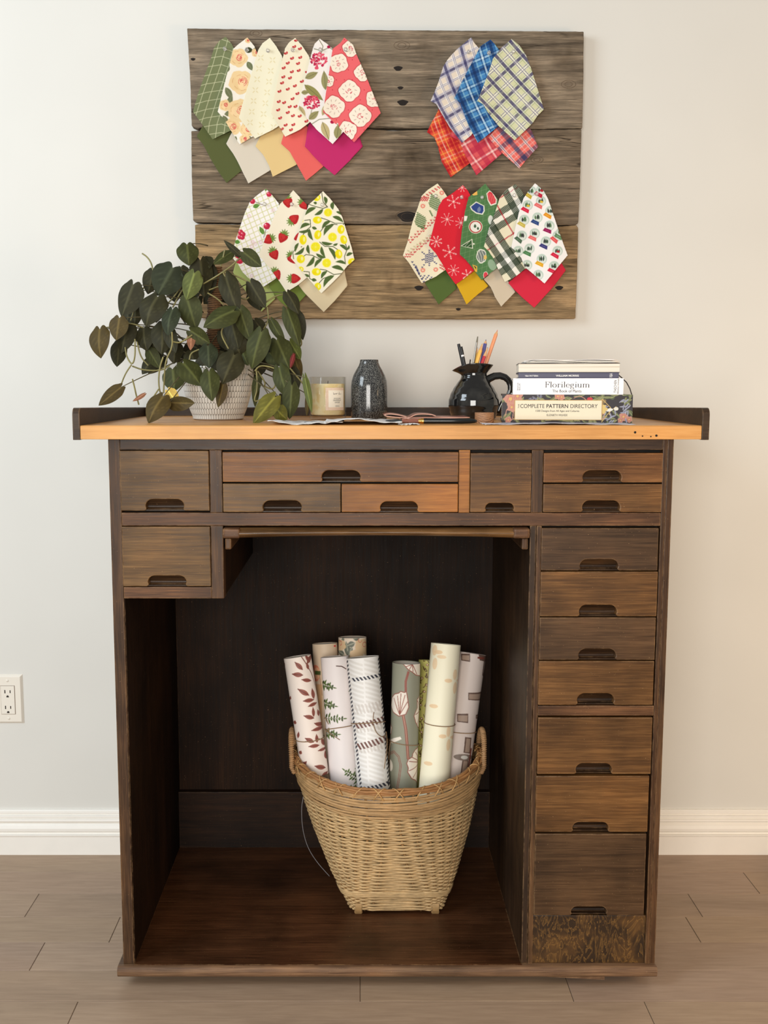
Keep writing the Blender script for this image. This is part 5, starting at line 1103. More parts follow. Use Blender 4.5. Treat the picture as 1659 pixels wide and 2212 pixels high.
def blue(cv, rr):
    cv.a[:] = (226, 222, 226)
    for k in range(60): cv.line([(rr.uniform(0, 1), rr.uniform(0, 1)) for _ in (0, 1)], rr.uniform(.004, .03), rr.choice([(126, 132, 166), (170, 176, 200), (240, 238, 240), (196, 190, 196), (90, 92, 126)]), .8)
paper('torn white rag paper with dark brush marks, left one in front of the candle', 578, 740, .0, .20, .0, 2, brush, amp=.006)
paper('torn white rag paper with brush marks overlapping in front of the vase', 700, 868, -.004, .19, .0036, 5, brush, amp=.005)
paper('small torn white paper strip under the pen', 862, 905, -.006, .05, .0, 9, brush, amp=.001)
paper('blue and lilac streaked sheet lying under the pile of books', 1048, 1372, .0, .075, .0, 11, blue, name='painted_paper', amp=.0016)
# --- leather wrap
LE = plain('brown_leather', (128, 72, 56), .45, noise=.12, nscale=120); LI = plain('pale_leather_edge', (216, 168, 148), .6)
t = thing('leather_pouch', 'folded brown leather pouch with pale cut edges beside the vase', 'pouch', (P(905, 900, .14).x, .16, ZD))
def strip(pts, Ya, Yb, mt, nm, th=.0011):
    q = [P(x, y, Ya) for x, y in pts]; q = [(p.x, max(p.z, ZD + .0012)) for p in q]; g = MB(); n = len(q)
    fq = []
    for i in range(n - 1):
        for s_ in range(5): f = s_ / 5; fq.append((q[i][0] * (1 - f) + q[i + 1][0] * f, q[i][1] * (1 - f) + q[i + 1][1] * f))
    fq.append(q[-1])
    for _ in range(3): fq = [fq[0]] + [tuple((fq[i - 1][c_] + 2 * fq[i][c_] + fq[i + 1][c_]) / 4 for c_ in (0, 1)) for i in range(1, len(fq) - 1)] + [fq[-1]]
    N = len(fq); nu = 6
    for j in range(nu + 1): g.v += [(x, Ya + (Yb - Ya) * j / nu, z) for x, z in fq]
    g.f = [(j * N + i, j * N + i + 1, (j + 1) * N + i + 1, (j + 1) * N + i) for j in range(nu) for i in range(N - 1)]; g.m = [0] * len(g.f)
    o = g.build(nm, [mt, LI], t, smooth=True, recalc=False); md = o.modifiers.new('Solidify', 'SOLIDIFY'); md.thickness = th * 1.6; md.material_offset_rim = 1; return o
strip([(1000, 903), (950, 902), (900, 903), (862, 903), (836, 900.5), (828, 897), (832, 894), (845, 893), (862, 895.5), (880, 900)], .10, .19, LE, 'leather_wrap')
strip([(868, 904.5), (884, 902), (892, 897), (900, 893.8), (915, 893.2), (932, 894.5), (942, 897.5)], .095, .185, LE, 'leather_flap')
strip([(880, 904), (925, 903.6), (985, 901.6), (1015, 901)], .09, .2, LE, 'leather_base')
# --- fountain pen
Yp = .045; c0 = P(905, 911, Yp); kp = mpp(c0); zc = ZD + 5.9 * kp + .0006
t = thing('fountain_pen', 'black pen with a gold ring lying across the front of the desktop', 'pen', (c0.x, Yp, ZD))
def seg(x0, x1, r0, r1, mt, nm, prof=None):
    a, b = P(x0, 911, Yp).x, P(x1, 911, Yp).x; pr = prof or [(0, r0), (1, r1)]; m = MB()
    m.lathe([(r * kp, (b - a) * f) for f, r in pr], (0, 0, 0), 28); m.v = [(a + z, Yp + x, zc + y) for x, y, z in m.v]; m.build(nm, mt, t, smooth=True, angle=50)
MPB = plain('pen_lacquer', (20, 26, 28), .12); MGO = plain('gold_trim', (226, 180, 96), .22, metal=1.0)
seg(915, 1031, 0, 0, MPB, 'cap', [(0, .1), (0, 5.6), (.01, 5.9), (.72, 5.9), (.88, 5.3), (.95, 4.3), (.985, 2.6), (1, .05)])
seg(904, 915, 0, 0, MGO, 'gold_ring', [(0, .1), (0, 4.9), (.2, 5.2), (.3, 4.9), (.55, 5.6), (.7, 6.1), (1, 6.1), (1, .1)])
seg(868, 904, 0, 0, plain('tan_barrel', (132, 76, 58), .5), 'barrel', [(0, .1), (0, 4.2), (1, 4.6), (1, .1)])
seg(832, 868, 0, 0, MPB, 'grip_end', [(0, .05), (.05, 1.4), (.5, 2.6), (1, 3.8), (1, .1)])
# ================================================================ POTTED PLANT
C5 = (180, 500, 3.318)
def q5(x, y): return C5[0] + x / C5[2], C5[1] + y / C5[2]
Ypt = .30; c = P(471, 850, Ypt); k = mpp(c)
plant = thing('potted_philodendron', 'bushy dark-leaved trailing plant in a white honeycomb pot on the left of the desktop', 'potted plant', (c.x, Ypt, ZD))
Hp = P(0, 779, Ypt).z - ZD; U = Hp / 129
pf = [(.01, 0), (50, 0), (54, 2), (55, 8), (60, 20), (66, 38), (71.5, 58), (75.5, 80), (77.3, 98), (76.5, 114), (74, 125), (73, 129), (71.5, 130), (70, 128), (70, 118), (.01, 114)]
m = MB(); NU = 576; rows = []
P_ = np.array(pf); L_ = np.r_[0, np.cumsum(np.hypot(*np.diff(P_, axis=0).T))]; NVp = 150; s_ = np.linspace(0, L_[-1], NVp); rr_ = np.interp(s_, L_, P_[:, 0]); zz_ = np.interp(s_, L_, P_[:, 1])
cols = []
for j in range(NVp):
    for i in range(NU):
        th = 2 * PI * i / NU; r, z = rr_[j], zz_[j]; e = 0.0
        if s_[j] > L_[2] and z > 2 and r > 52 and s_[j] < L_[11]:
            # elongated hexagons
            cw, chh = 2 * PI / 64, 12.4; row = math.floor(z / chh); A = th / cw + (.5 if row % 2 else 0); fx = abs(A - round(A)) ; fy = (z / chh - row)
            ex = .5 - fx; pt = max(0, (abs(fy - .5) - .28) / .22) * .5   # tapered ends
            d1 = (ex - 0) ; edge = min(ex * 1.0, .5); 
            y_e = .5 - abs(fy - .5); dd = min(ex * 6.9, (y_e * chh - max(0, .22 * chh * (1 - ex * 2))) * 1.0 + 1.1)
            dd = min(ex * 7.4, (y_e * 12.4 + (ex * 2 - .5) * 2.4) )
            e = min(1, max(0, (dd - .12) / .85))
            wob = .5 + .5 * math.sin(i * .9 + j * .37)
            base = np.array(lin((238, 234, 224))) * .84; dk = np.array(lin((112, 104, 92))) * .8
            cols.append(dk * (1 - e) + base * e); r = r - .9 * (1 - e)
        elif z <= 2.5 or (s_[j] <= L_[3] and r > 49): cols.append(np.array(lin((190, 176, 160))) * .8)
        else: cols.append(np.array(lin((222, 216, 204))) * .84)
        m.v.append((c.x + r * k * math.cos(th), Ypt + r * k * math.sin(th), ZD + z * U))
for j in range(NVp - 1):
    for i in range(NU):
        a = j * NU + i; b = j * NU + (i + 1) % NU; m.f.append((a, b, b + NU, a + NU)); m.m.append(0)
m.build('pot', vcol('white_ceramic', .35, .4), plant, smooth=True, cols=np.array(cols), recalc=False)
MB().lathe([(.001, .004), (60 * k, .002), (69.5 * k, -.002)], (c.x, Ypt, ZD + 121 * U), 40).build('soil', plain('soil', (44, 32, 24), .95, noise=.4, nscale=200), plant)
# coir pole
a = P(*q5(925, 960), Ypt + .02); b = P(*q5(950, 260), Ypt + .02)
m = MB(); pts = []; N = 900; d = b - a
for i in range(N):
    f = i / N; th = f * 2 * PI * 46; r = .0125 + .0012 * math.sin(i * .77) + .0008 * math.sin(i * 2.3); p = a + d * f; pts.append((p.x + r * math.cos(th), p.y + r * math.sin(th), p.z))
m.tube(pts, .0022, 5); m.tube([a, b], .0115, 12); m.build('coir_pole', plain('coir', (104, 74, 46), .95, noise=.35, nscale=260), plant, smooth=True)
# leaves: base x,y  tip x,y  width (crop px)  depth Y  tone
LV = [(743, 95, 758, 243, 140, .26, 1), (840, 212, 872, 470, 150, .27, 0), (640, 262, 530, 458, 205, .25, 4), (500, 288, 462, 450, 110, .28, 0), (356, 382, 268, 612, 180, .25, 0), (530, 470, 445, 680, 190, .23, 0), (258, 622, 232, 780, 132, .24, 2), (325, 665, 268, 872, 128, .27, 0),
      (118, 702, 121, 908, 146, .25, 2), (255, 800, 238, 968, 110, .28, 0), (375, 525, 368, 685, 90, .30, 0), (638, 562, 602, 745, 124, .21, 4), (795, 300, 735, 492, 130, .23, 3), (742, 480, 805, 702, 152, .24, 1), (905, 255, 890, 475, 110, .30, 0), (1020, 325, 1112, 592, 130, .24, 0),
      (1078, 568, 858, 682, 150, .20, 1), (1125, 562, 1196, 785, 112, .22, 1), (1060, 640, 1112, 840, 120, .25, 0), (1276, 722, 1203, 988, 152, .20, 1), (768, 712, 908, 802, 104, .21, 1), (893, 822, 902, 978, 122, .20, 4), (575, 670, 560, 880, 150, .26, 0), (432, 700, 452, 855, 124, .27, 0),
      (500, 805, 532, 985, 110, .29, 0), (718, 945, 848, 1104, 152, .19, 1), (900, 1008, 922, 1216, 126, .18, 1), (1082, 888, 995, 1092, 172, .19, 0), (1000, 1098, 962, 1262, 76, .185, 2), (1150, 150, 1278, 252, 100, .25, 1), (1132, 178, 1005, 62, 44, .28, 0), (1058, 150, 932, 232, 84, .28, 1),
      (1200, 372, 1305, 548, 112, .25, 0), (1462, 440, 1545, 588, 92, .26, 0), (1462, 565, 1552, 825, 100, .25, 1), (1530, 585, 1572, 780, 84, .28, 0), (1348, 642, 1448, 808, 66, .25, 1), (1388, 780, 1478, 990, 136, .23, 1), (1480, 788, 1556, 915, 80, .26, 3), (1510, 895, 1562, 1052, 70, .27, 2),
      (1405, 978, 1475, 1202, 116, .19, 1), (1495, 1105, 1478, 1345, 112, .16, 1), (1372, 1188, 1216, 1378, 130, .11, 5), (1385, 1270, 1460, 1350, 100, .14, 5), (1400, 1185, 1450, 1300, 100, .22, 0), (1588, 1048, 1636, 1300, 48, .17, 3), (1612, 1170, 1602, 1325, 36, .19, 2), (1255, 1040, 1216, 1192, 58, .24, 1),
      (570, 1185, 463, 1372, 150, .115, 2), (620, 1225, 795, 1225, 104, .135, 2), (268, 1118, 108, 1247, 88, .20, 2), (640, 990, 650, 1145, 152, .215, 1), (1310, 845, 1362, 1010, 150, .27, 0), (1228, 640, 1302, 735, 90, .26, 0), (965, 880, 1000, 1010, 150, .22, 0), (700, 255, 712, 345, 90, .31, 0),
      (862, 195, 905, 262, 100, .29, 0), (1240, 745, 1360, 830, 100, .27, 1), (1080, 760, 1130, 900, 140, .24, 0), (660, 800, 650, 950, 110, .28, 0), (860, 900, 880, 1010, 120, .23, 0), (1340, 870, 1420, 960, 110, .26, 1), (600, 690, 660, 870, 90, .25, 0), (770, 860, 800, 960, 110, .27, 0), (990, 720, 1060, 860, 110, .27, 0),
      (470, 850, 545, 980, 90, .28, 1), (1440, 850, 1500, 1000, 80, .27, 0), (1130, 830, 1180, 960, 90, .25, 1), (1500, 990, 1530, 1150, 90, .24, 0), (1240, 1080, 1230, 1260, 50, .27, 1), (345, 690, 300, 830, 100, .28, 0), (1185, 640, 1240, 780, 80, .26, 0)]
rr = random.Random(21)
for i in range(42): # inner shade leaves filling the heart of the plant
    x, y = rr.gauss(860, 230), rr.uniform(330, 930); a = rr.uniform(-.9, .9); L = rr.uniform(120, 190); LV.append((x, y, x + L * math.sin(a), y + L * math.cos(a), rr.uniform(80, 130), rr.uniform(.32, .40), 0))
TONE = {0: (42, 40, 22), 1: (52, 55, 25), 2: (66, 54, 24), 3: (76, 82, 38), 4: (40, 45, 29), 5: (86, 82, 28), 6: (190, 158, 78), 7: (128, 88, 66), 8: (92, 32, 30)}
def leaf3(mb, cols, bx, by, tx, ty, w, Y, tone, rr):
    B = P(*q5(bx, by), Y); droop = rr.uniform(.0, .022); T = P(*q5(tx, ty), Y - droop); A = T - B; L = A.length; A.normalize()
    wd = w * 1.14 / C5[2] * mpp(B)
    N = Vector((rr.uniform(-.35, .35), -1, rr.uniform(-.1, .45))); S = A.cross(N); S.normalize(); N = S.cross(A); N.normalize()
    if N.y > 0: N = -N
    nl, nw = 14, 12; n0 = len(mb.v); base = np.array(lin(TONE[tone])) * 1.15; vein = np.array(lin(tuple(min(255, q * 1.45 + 14) for q in TONE[tone]))) * 1.1
    fold = rr.uniform(.06, .16); curl = rr.uniform(-.05, .14)
    for j in range(nl + 1):
        t = j / nl
        if t < .32: pw = max(.60, math.sqrt(max(0, 1 - ((.32 - t) / .345) ** 3.4)))
        else: q = (t - .32) / .68; pw = (1 - q ** 2.0) ** .95 if q < 1 else 0
        for i in range(nw + 1):
            s = (i / nw) * 2 - 1; back = -.13 * (1 - t) ** 5 * (4 * abs(s) * (1 - abs(s)) + .25 * abs(s)) 
            p = B + A * (L * (t + back)) + S * (wd / 2 * s * pw) + N * (-fold * wd * abs(s) * pw + curl * L * math.sin(t * PI) - .05 * L * t * t) + N * (.012 * wd * math.cos(12 * (t - abs(s) * .35)) * abs(s))
            mb.v.append(tuple(p))
            vv = max(0, 1 - abs(s) * wd / .0022) if t < .95 else 0
            ph = (t - abs(s) * .34) * 5.2; sv = max(0, 1 - abs(ph - round(ph)) * 7) * .45 * (1 - abs(s) * .6)
            f = min(1, max(vv * .85, sv)); 
            nz = 1 + .10 * math.sin(t * 9 + s * 4 + bx)
            cols.append(base * nz * (1 - f) + vein * f)
    mb.f += [(n0 + j * (nw + 1) + i, n0 + j * (nw + 1) + i + 1, n0 + (j + 1) * (nw + 1) + i + 1, n0 + (j + 1) * (nw + 1) + i) for j in range(nl) for i in range(nw)]; mb.m += [0] * (nl * nw)
    return B, T
MLEAF = vcol('velvety_leaf', .58, .18)
m = MB(); cols = []; stems = MB(); PB = P(471, 790, Ypt)
rr = random.Random(5)
for q in LV:
    B, T = leaf3(m, cols, *q, rr)
    # petiole from the leaf base back towards the crown
    tx = rr.uniform(780, 1000) if q[0] < 1150 else rr.uniform(950, 1150); ty = min(960, q[1] + rr.uniform(20, 160)) if q[1] < 900 else rr.uniform(820, 980)
    G_ = P(*q5(q[0] + (tx - q[0]) * .30, q[1] + (ty - q[1]) * .3 - 26), q[5] + .03); H_ = P(*q5(q[0] + (tx - q[0]) * .62, q[1] + (ty - q[1]) * .7 - 10), .31)
    pts = []
    for i in range(9):
        f = i / 8; pts.append(B * (1 - f) ** 2 + G_ * 2 * f * (1 - f) + H_ * f * f)
    stems.tube(pts, [.0009 + .0006 * i / 8 for i in range(9)], 5)
m.build('foliage', MLEAF, plant, smooth=True, cols=np.array(cols), recalc=False)
for spec, nm, lab in (((608, 1140, 678, 1246, 84, .165, 6), 'leaf', 'yellowing leaf hanging over the pot'), ((438, 1163, 352, 1215, 30, .20, 7), 'leaf', 'small new pink leaf'), ((775, 735, 768, 850, 55, .215, 7), 'leaf', 'small reddish leaf in the middle'), ((1508, 885, 1478, 992, 30, .22, 8), 'leaf', 'narrow bright red leaf at the right')):
    m = MB(); cols = []; leaf3(m, cols, *spec, rr); o = m.build(nm, MLEAF, plant, smooth=True, cols=np.array(cols), recalc=False); o['label'] = lab
VN = [([(1000, 290), (940, 330), (860, 375)], .24), ([(1000, 290), (1060, 250), (1110, 200), (1150, 178)], .25), ([(1000, 290), (1080, 310), (1200, 370)], .25), ([(1000, 290), (1060, 420), (1090, 560)], .24), ([(572, 900), (545, 980), (538, 1100), (560, 1190)], .16), ([(635, 720), (640, 830), (590, 920), (580, 1040), (575, 1160)], .165),
      ([(370, 770), (372, 900), (350, 962), (310, 900), (300, 830)], .24), ([(345, 955), (300, 1020), (265, 1112)], .22), ([(350, 965), (430, 995), (560, 998), (620, 960)], .24), ([(1230, 1000), (1260, 962), (1320, 965), (1380, 985)], .19), ([(1318, 540), (1330, 640), (1292, 700)], .25), ([(1290, 520), (1380, 460), (1440, 450), (1475, 438)], .26),
      ([(500, 278), (485, 220), (455, 180), (422, 158)], .27), ([(352, 1058), (368, 1120), (378, 1170), (398, 1242)], .19), ([(640, 790), (690, 800), (740, 770), (780, 742)], .19), ([(1090, 600), (1010, 670), (980, 730), (1040, 840)], .20), ([(1250, 1000), (1310, 1090), (1290, 1110), (1380, 1140), (1375, 990)], .22), ([(1240, 990), (1250, 1130), (1215, 1230), (1300, 1190), (1370, 1180)], .2),
      ([(1480, 980), (1540, 1050), (1590, 1110)], .2), ([(540, 1130), (500, 1190), (455, 1243)], .15), ([(435, 400), (390, 470), (340, 640)], .28), ([(900, 420), (1000, 380), (1150, 500), (1200, 460)], .26), ([(640, 545), (700, 430), (760, 350)], .27), ([(700, 400), (640, 480), (600, 520)], .27), ([(130, 690), (180, 690), (330, 650), (430, 690)], .26), ([(385, 790), (410, 900), (465, 960)], .25),
      ([(760, 920), (770, 870), (830, 845)], .2), ([(890, 440), (960, 480), (1000, 520)], .23), ([(1015, 130), (985, 250)], .27), ([(1540, 720), (1570, 800), (1550, 830)], .27)]
def smooth(p, n=3):
    for _ in range(n): p = [p[0]] + [q for i in range(len(p) - 1) for q in (p[i].lerp(p[i + 1], .25), p[i].lerp(p[i + 1], .75))] + [p[-1]]
    return p
vines = MB()
for pts, Y in VN: 
    p = smooth([P(*q5(x, y), Y + .004 * i) for i, (x, y) in enumerate(pts)]); vines.tube(p, .0016, 6)
stems.build('petioles', plain('dark_stem', (88, 80, 52), .5, noise=.2), plant, smooth=True)
vines.build('vines', plain('green_stem', (128, 122, 74), .5, noise=.25, nscale=30), plant, smooth=True)
# ================================================================ BASKET
ZK = ZB + .0012
YC = .284; XC = P(836, 1680, YC).x; XB0 = P(854, 1965, YC).x
bk = thing('wicker_basket', 'woven tan wicker basket full of paper rolls inside the kneehole of the desk', 'basket', (XB0, YC, ZK))
ZR = .343 + .004
# profile: height fraction -> half width x, half depth y, squareness
HT = np.array([0, .02, .10, .24, .38, .55, .72, .88, 1.0]); HX = np.array([.100, .104, .113, .134, .151, .171, .187, .198, .205]); HY = np.array([.088, .092, .099, .112, .123, .134, .143, .149, .152]); SQ = np.array([.26, .28, .34, .5, .66, .82, .95, 1.0, 1.0])
def sect(f, th, off=0.0):
    hx, hy, e = np.interp(f, HT, HX), np.interp(f, HT, HY), np.interp(f, HT, SQ)
    c_, s_ = math.cos(th), math.sin(th)
    x = math.copysign(abs(c_) ** e, c_); y = math.copysign(abs(s_) ** e, s_)
    cx = XB0 + (XC - XB0) * min(1, f)
    n = math.hypot(x / hx, y / hy); nx, ny = x / hx / n, y / hy / n
    # saddle: rim rises towards the handles
    return cx + x * hx + nx * off, YC + y * hy + ny * off
def zrow(f, th): return ZK + .005 + (ZR - ZK - .005) * f + .028 * f ** 2 * (abs(math.cos(th)) ** 3) - .004 * f * abs(math.sin(th))
NS = 38; NP = NS * 8
cols_w = [(196, 158, 108), (184, 146, 98), (206, 170, 120), (176, 136, 90), (200, 160, 106)]
def strandmat(nm, c_):
    m = NT(nm); v = m.coords((1, 1, 1), rnd=False); n = m.noise(v, 30, 3); f = m.noise(m.coords((60, 60, 400), rnd=False), 1.0, 2)
    m.bs(Base_Color=m.mix(.6, m.ramp(n, [(.3, C(*[q * .80 for q in c_])), (.65, C(*[min(255, q * 1.08) for q in c_]))]), m.ramp(f, [(.3, C(*[q * .7 for q in c_])), (.7, C(*c_))])), Roughness=.55, Specular_IOR_Level=.35); return m.mat
MS = strandmat('willow', (212, 178, 128)); MS2 = strandmat('willow_dark', (160, 122, 78)); MS3 = strandmat('willow_rim', (172, 122, 74))
wv = MB(); rows = 58; rr = random.Random(8)
for r in range(rows):
    f = .012 + (.80 - .012) * r / (rows - 1); ph = (r % 2) * PI; pts = []; rad = .0025 + rr.uniform(-.0002, .0003); jz = [rr.uniform(-.0004, .0004) for _ in range(9)]
    for i in range(NP):
        th = 2 * PI * i / NP; o = .0026 * math.cos(th * NS / 2 + ph); x, y = sect(f, th, o)
        pts.append((x, y, zrow(f, th) + .0008 * math.sin(th * 3 + r) + jz[int(i / NP * 8)]))
    wv.tube(pts, rad, 5, closed=True)
wv.build('woven_wall', MS, bk, smooth=True)
st = MB()
for s in range(NS):
    th = 2 * PI * (s + .0) / NS; st.tube([(*sect(f, th), zrow(f, th)) for f in [i / 14 for i in range(15)]], .0028, 6, flat=.5)
st.build('stakes', MS2, bk, smooth=True)
bd = MB()
for r in range(13): # wide upper band of parallel withies
    f = .81 + .19 * r / 12; pts = []
    for i in range(150):
        th = 2 * PI * i / 150; x, y = sect(f, th, .0035 + .0016 * math.sin(th * 5 + r * 2.1) * (.5 + .5 * math.sin(r)) + (.002 if 3 < r < 11 else 0)); pts.append((x, y, zrow(f, th) + .0016 * math.sin(th * 4 + r * 1.7)))
    bd.tube(pts, .0027, 6, closed=True)
bd.build('upper_band', strandmat('willow_band', (192, 154, 106)), bk, smooth=True)
bd = MB()
for f in (.14, .155, .17): bd.tube([(*sect(f, 2 * PI * i / 150, .004), zrow(f + .006 * math.sin(6 * PI * i / 150), 2 * PI * i / 150)) for i in range(150)], .0024, 6, closed=True)
bd.build('lower_band', MS, bk, smooth=True)
rm = MB()
for k_, (o, dz) in enumerate(((.006, .003), (.001, .006), (-.004, .003), (.004, -.002))):
    rm.tube([(*sect(1, 2 * PI * i / 150, o + .0012 * math.sin(i * .9 + k_)), zrow(1, 2 * PI * i / 150) + dz + .0008 * math.sin(i * .7 + k_ * 2)) for i in range(150)], .0033, 6, closed=True)
rm.build('rim', MS3, bk, smooth=True)
lc = MB()
for s in range(30):
    th = 2 * PI * s / 30
    def pt(dth, o, dz): x, y = sect(1, th + dth, o); return Vector((x, y, zrow(1, th + dth) + dz))
    for sg in (1, -1) if s % 3 else (1,):
        lc.tube(smooth([pt(-.05 * sg, .007, -.014), pt(-.02 * sg, .011, -.002), pt(.03 * sg, .006, .0085), pt(.07 * sg, -.004, .009), pt(.09 * sg, -.009, -.002)], 2), .0016, 5, flat=.5)
lc.build('rim_lashing', strandmat('lashing', (200, 156, 100)), bk, smooth=True)
MB().prismx([(YC - .083, ZK + .006), (YC + .083, ZK + .006), (YC + .083, ZK + .010), (YC - .083, ZK + .010)], XB0 - .095, XB0 + .095).build('base_panel', MS2, bk)
for sx in (-1, 1):
    for sy in (-1, 1):
        x, y = XB0 + sx * .083, YC + sy * .082
        MB().box(x - .009, x + .009, y - .010, y + .010, ZK, ZK + .007).build('foot', MS2, bk, bevel=.003)
        g = MB(); fx = x; g.grid(lambda u, v: (fx - .007 + .014 * u, YC + sy * (.0925 + .004 * math.sin(v * PI) + .006 * v), ZK + .001 + .026 * v), 3, 8); g.build('foot_strap', strandmat('strap', (178, 142, 94)), bk, solid=.0012)
for sx in (-1, 1): # upright loop handles at both sides, wrapped with cane
    xh = XC + sx * .207; base = []; 
    zt_ = P(0, 1578, YC).z; zb_ = ZR + .012
    for i in range(33):
        a = PI * i / 32; base.append(Vector((xh + sx * .003 * math.sin(a), YC - .052 * math.cos(a), zb_ + (zt_ - zb_) * math.sin(a) ** .75)))
    base = [Vector((xh - sx * .006, YC - .054, zb_ - .012))] + base + [Vector((xh - sx * .006, YC + .054, zb_ - .012))]
    hm = MB(); hm.tube(base, .0042, 10)
    cum = [0]
    for a, b in zip(base[:-1], base[1:]): cum.append(cum[-1] + (b - a).length)
    n = 1100; ps = []
    for i in range(n):
        s = cum[-1] * i / (n - 1); j = min(int(np.searchsorted(cum, s, 'right')) - 1, len(base) - 2); f = (s - cum[j]) / (cum[j + 1] - cum[j]); p = base[j].lerp(base[j + 1], f); tg = (base[j + 1] - base[j]).normalized()
        u = Vector((1, 0, 0)); w = tg.cross(u); an = s / .0044 * 2 * PI; ps.append(p + u * math.cos(an) * .0046 + w * math.sin(an) * .0046)
    hm.tube(ps, .0017, 4); hm.build('handle', strandmat('cane_wrap', (186, 144, 100)), bk, smooth=True)
pts = smooth([P(x, y, YC - .04) for x, y in ((655, 1722), (651, 1745), (653, 1790), (664, 1830), (684, 1862), (712, 1893))], 2)
MB().tube(pts, .0009, 6).build('loose_wire', plain('grey_wire', (150, 150, 156), .35, metal=.6), bk, smooth=True)
# ================================================================ ROLLS
C8 = (590, 1360, 3.456)
MROLL = vcol('printed_roll_paper', .5, .3); MTW = plain('jute_twine', (150, 122, 92), .9, noise=.2, nscale=400)
MIN_ = plain('roll_inside', (214, 204, 190), .8)
def roll(label, xt, yt, xl, yl, rpx, Ytop, Ylow, paint, twine=None, bg=(240, 232, 222), seed=0, zend=.215):
    """axis from (xt,yt) at the top to (xl,yl) lower down (photo px), radius in px at the top"""
    T = P(xt, yt, Ytop); Lw = P(xl, yl, Ylow); d = (T - Lw).normalized(); R = rpx * mpp(T)
    zb_ = zend; B = T - d * ((T.z - zb_) / d.z)
    Lm = (T - B).length; u = d.cross(Vector((0, -1, 0))).normalized(); u = u if u.x > 0 else -u; w = u.cross(d).normalized(); w = w if w.y < 0 else -w   # u right, w toward camera
    # unrolled canvas: s = arc length, t = distance below the top, both in photo px of this roll
    pm = mpp(T); Lp = Lm / pm; ax = Vector((xl - xt, yl - yt)); axn = ax.normalized(); pr = Vector((-axn.y, axn.x)); pr = pr if pr.x > 0 else -pr
    shr = ax.length / ((T - Lw).length / pm)
    def fmap(x, y):   # crop-8 px -> unrolled
        X, Y = C8[0] + x / C8[2] - xt, C8[1] + y / C8[2] - yt; q = (X * pr.x + Y * pr.y) / rpx; t_ = (X * axn.x + Y * axn.y) / shr
        q = max(-1.35, min(1.35, q)); s_ = math.asin(q) if abs(q) <= 1 else math.copysign(PI / 2 + (abs(q) - 1), q)
        return s_ * rpx, t_
    cv = Cv(-PI * rpx, -6, PI * rpx, Lp + 4, bg, 3.0, fmap); paint(cv); cv.blur(); cv.blur()
    NU, NV = 190, 400; m = MB(); S = []; Tt = []; turns = 1.0; rr = random.Random(seed)
    for j in range(NV + 1):
        t_ = (j / NV) ** 1.15 * Lm
        for i in range(NU + 1):
            a = -PI + 2 * PI * i / NU; r = R * (1 - .035 * (i / NU)); p = T - d * t_ + (u * math.sin(a) + w * math.cos(a)) * r; m.v.append(tuple(p)); S.append(a * rpx); Tt.append(t_ / pm)
    m.f = [(j * (NU + 1) + i, j * (NU + 1) + i + 1, (j + 1) * (NU + 1) + i + 1, (j + 1) * (NU + 1) + i) for j in range(NV) for i in range(NU)]; m.m = [0] * len(m.f)
    colr = np.minimum(.93, cv.sample(np.array(S), np.array(Tt)) * .98)
    t = thing('paper_roll', label, 'paper roll', B, 'rolls of printed paper in the basket')
    m.build('printed_sheet', MROLL, t, smooth=True, cols=colr, recalc=False, solid=.0006)
    sp = MB(); n = 160
    for j in (0, 1):
        for i in range(n + 1):
            f = i / n; a = 2 * PI * 3.2 * f + PI; r = R * (.965 - .16 * f); p = T - d * (.0012 + j * .12) + (u * math.sin(a) + w * math.cos(a)) * r; sp.v.append(tuple(p))
    sp.f = [(i, i + 1, n + 2 + i, n + 1 + i) for i in range(n)]; sp.m = [0] * n
    sp.build('inner_turns', MIN_, t, smooth=True, recalc=False, solid=.0005)
    if twine:
        xa, ya, tail = twine; X, Y = xa - xt, ya - yt; tt = (X * axn.x + Y * axn.y) / shr * pm; tw = MB()
        tw.tube([T - d * (tt + .0035 * math.sin(a + seed)) + (u * math.sin(a) + w * math.cos(a)) * (R + .0011) for a in [2 * PI * i / 60 for i in range(60)]], .0010, 5, closed=True)
        for tl in tail:
            ps = []
            for x, y in tl:
                q = ((x - xt) * pr.x + (y - yt) * pr.y) / rpx; q = max(-.99, min(.99, q)); t2 = ((x - xt) * axn.x + (y - yt) * axn.y) / shr * pm; an = math.asin(q); ps.append(T - d * t2 + (u * math.sin(an) + w * math.cos(an)) * (R + .0022))
            tw.tube(smooth(ps, 2), .0009, 5)
        tw.build('twine', MTW, t, smooth=True)
    return t
W0 = (240, 230, 222)
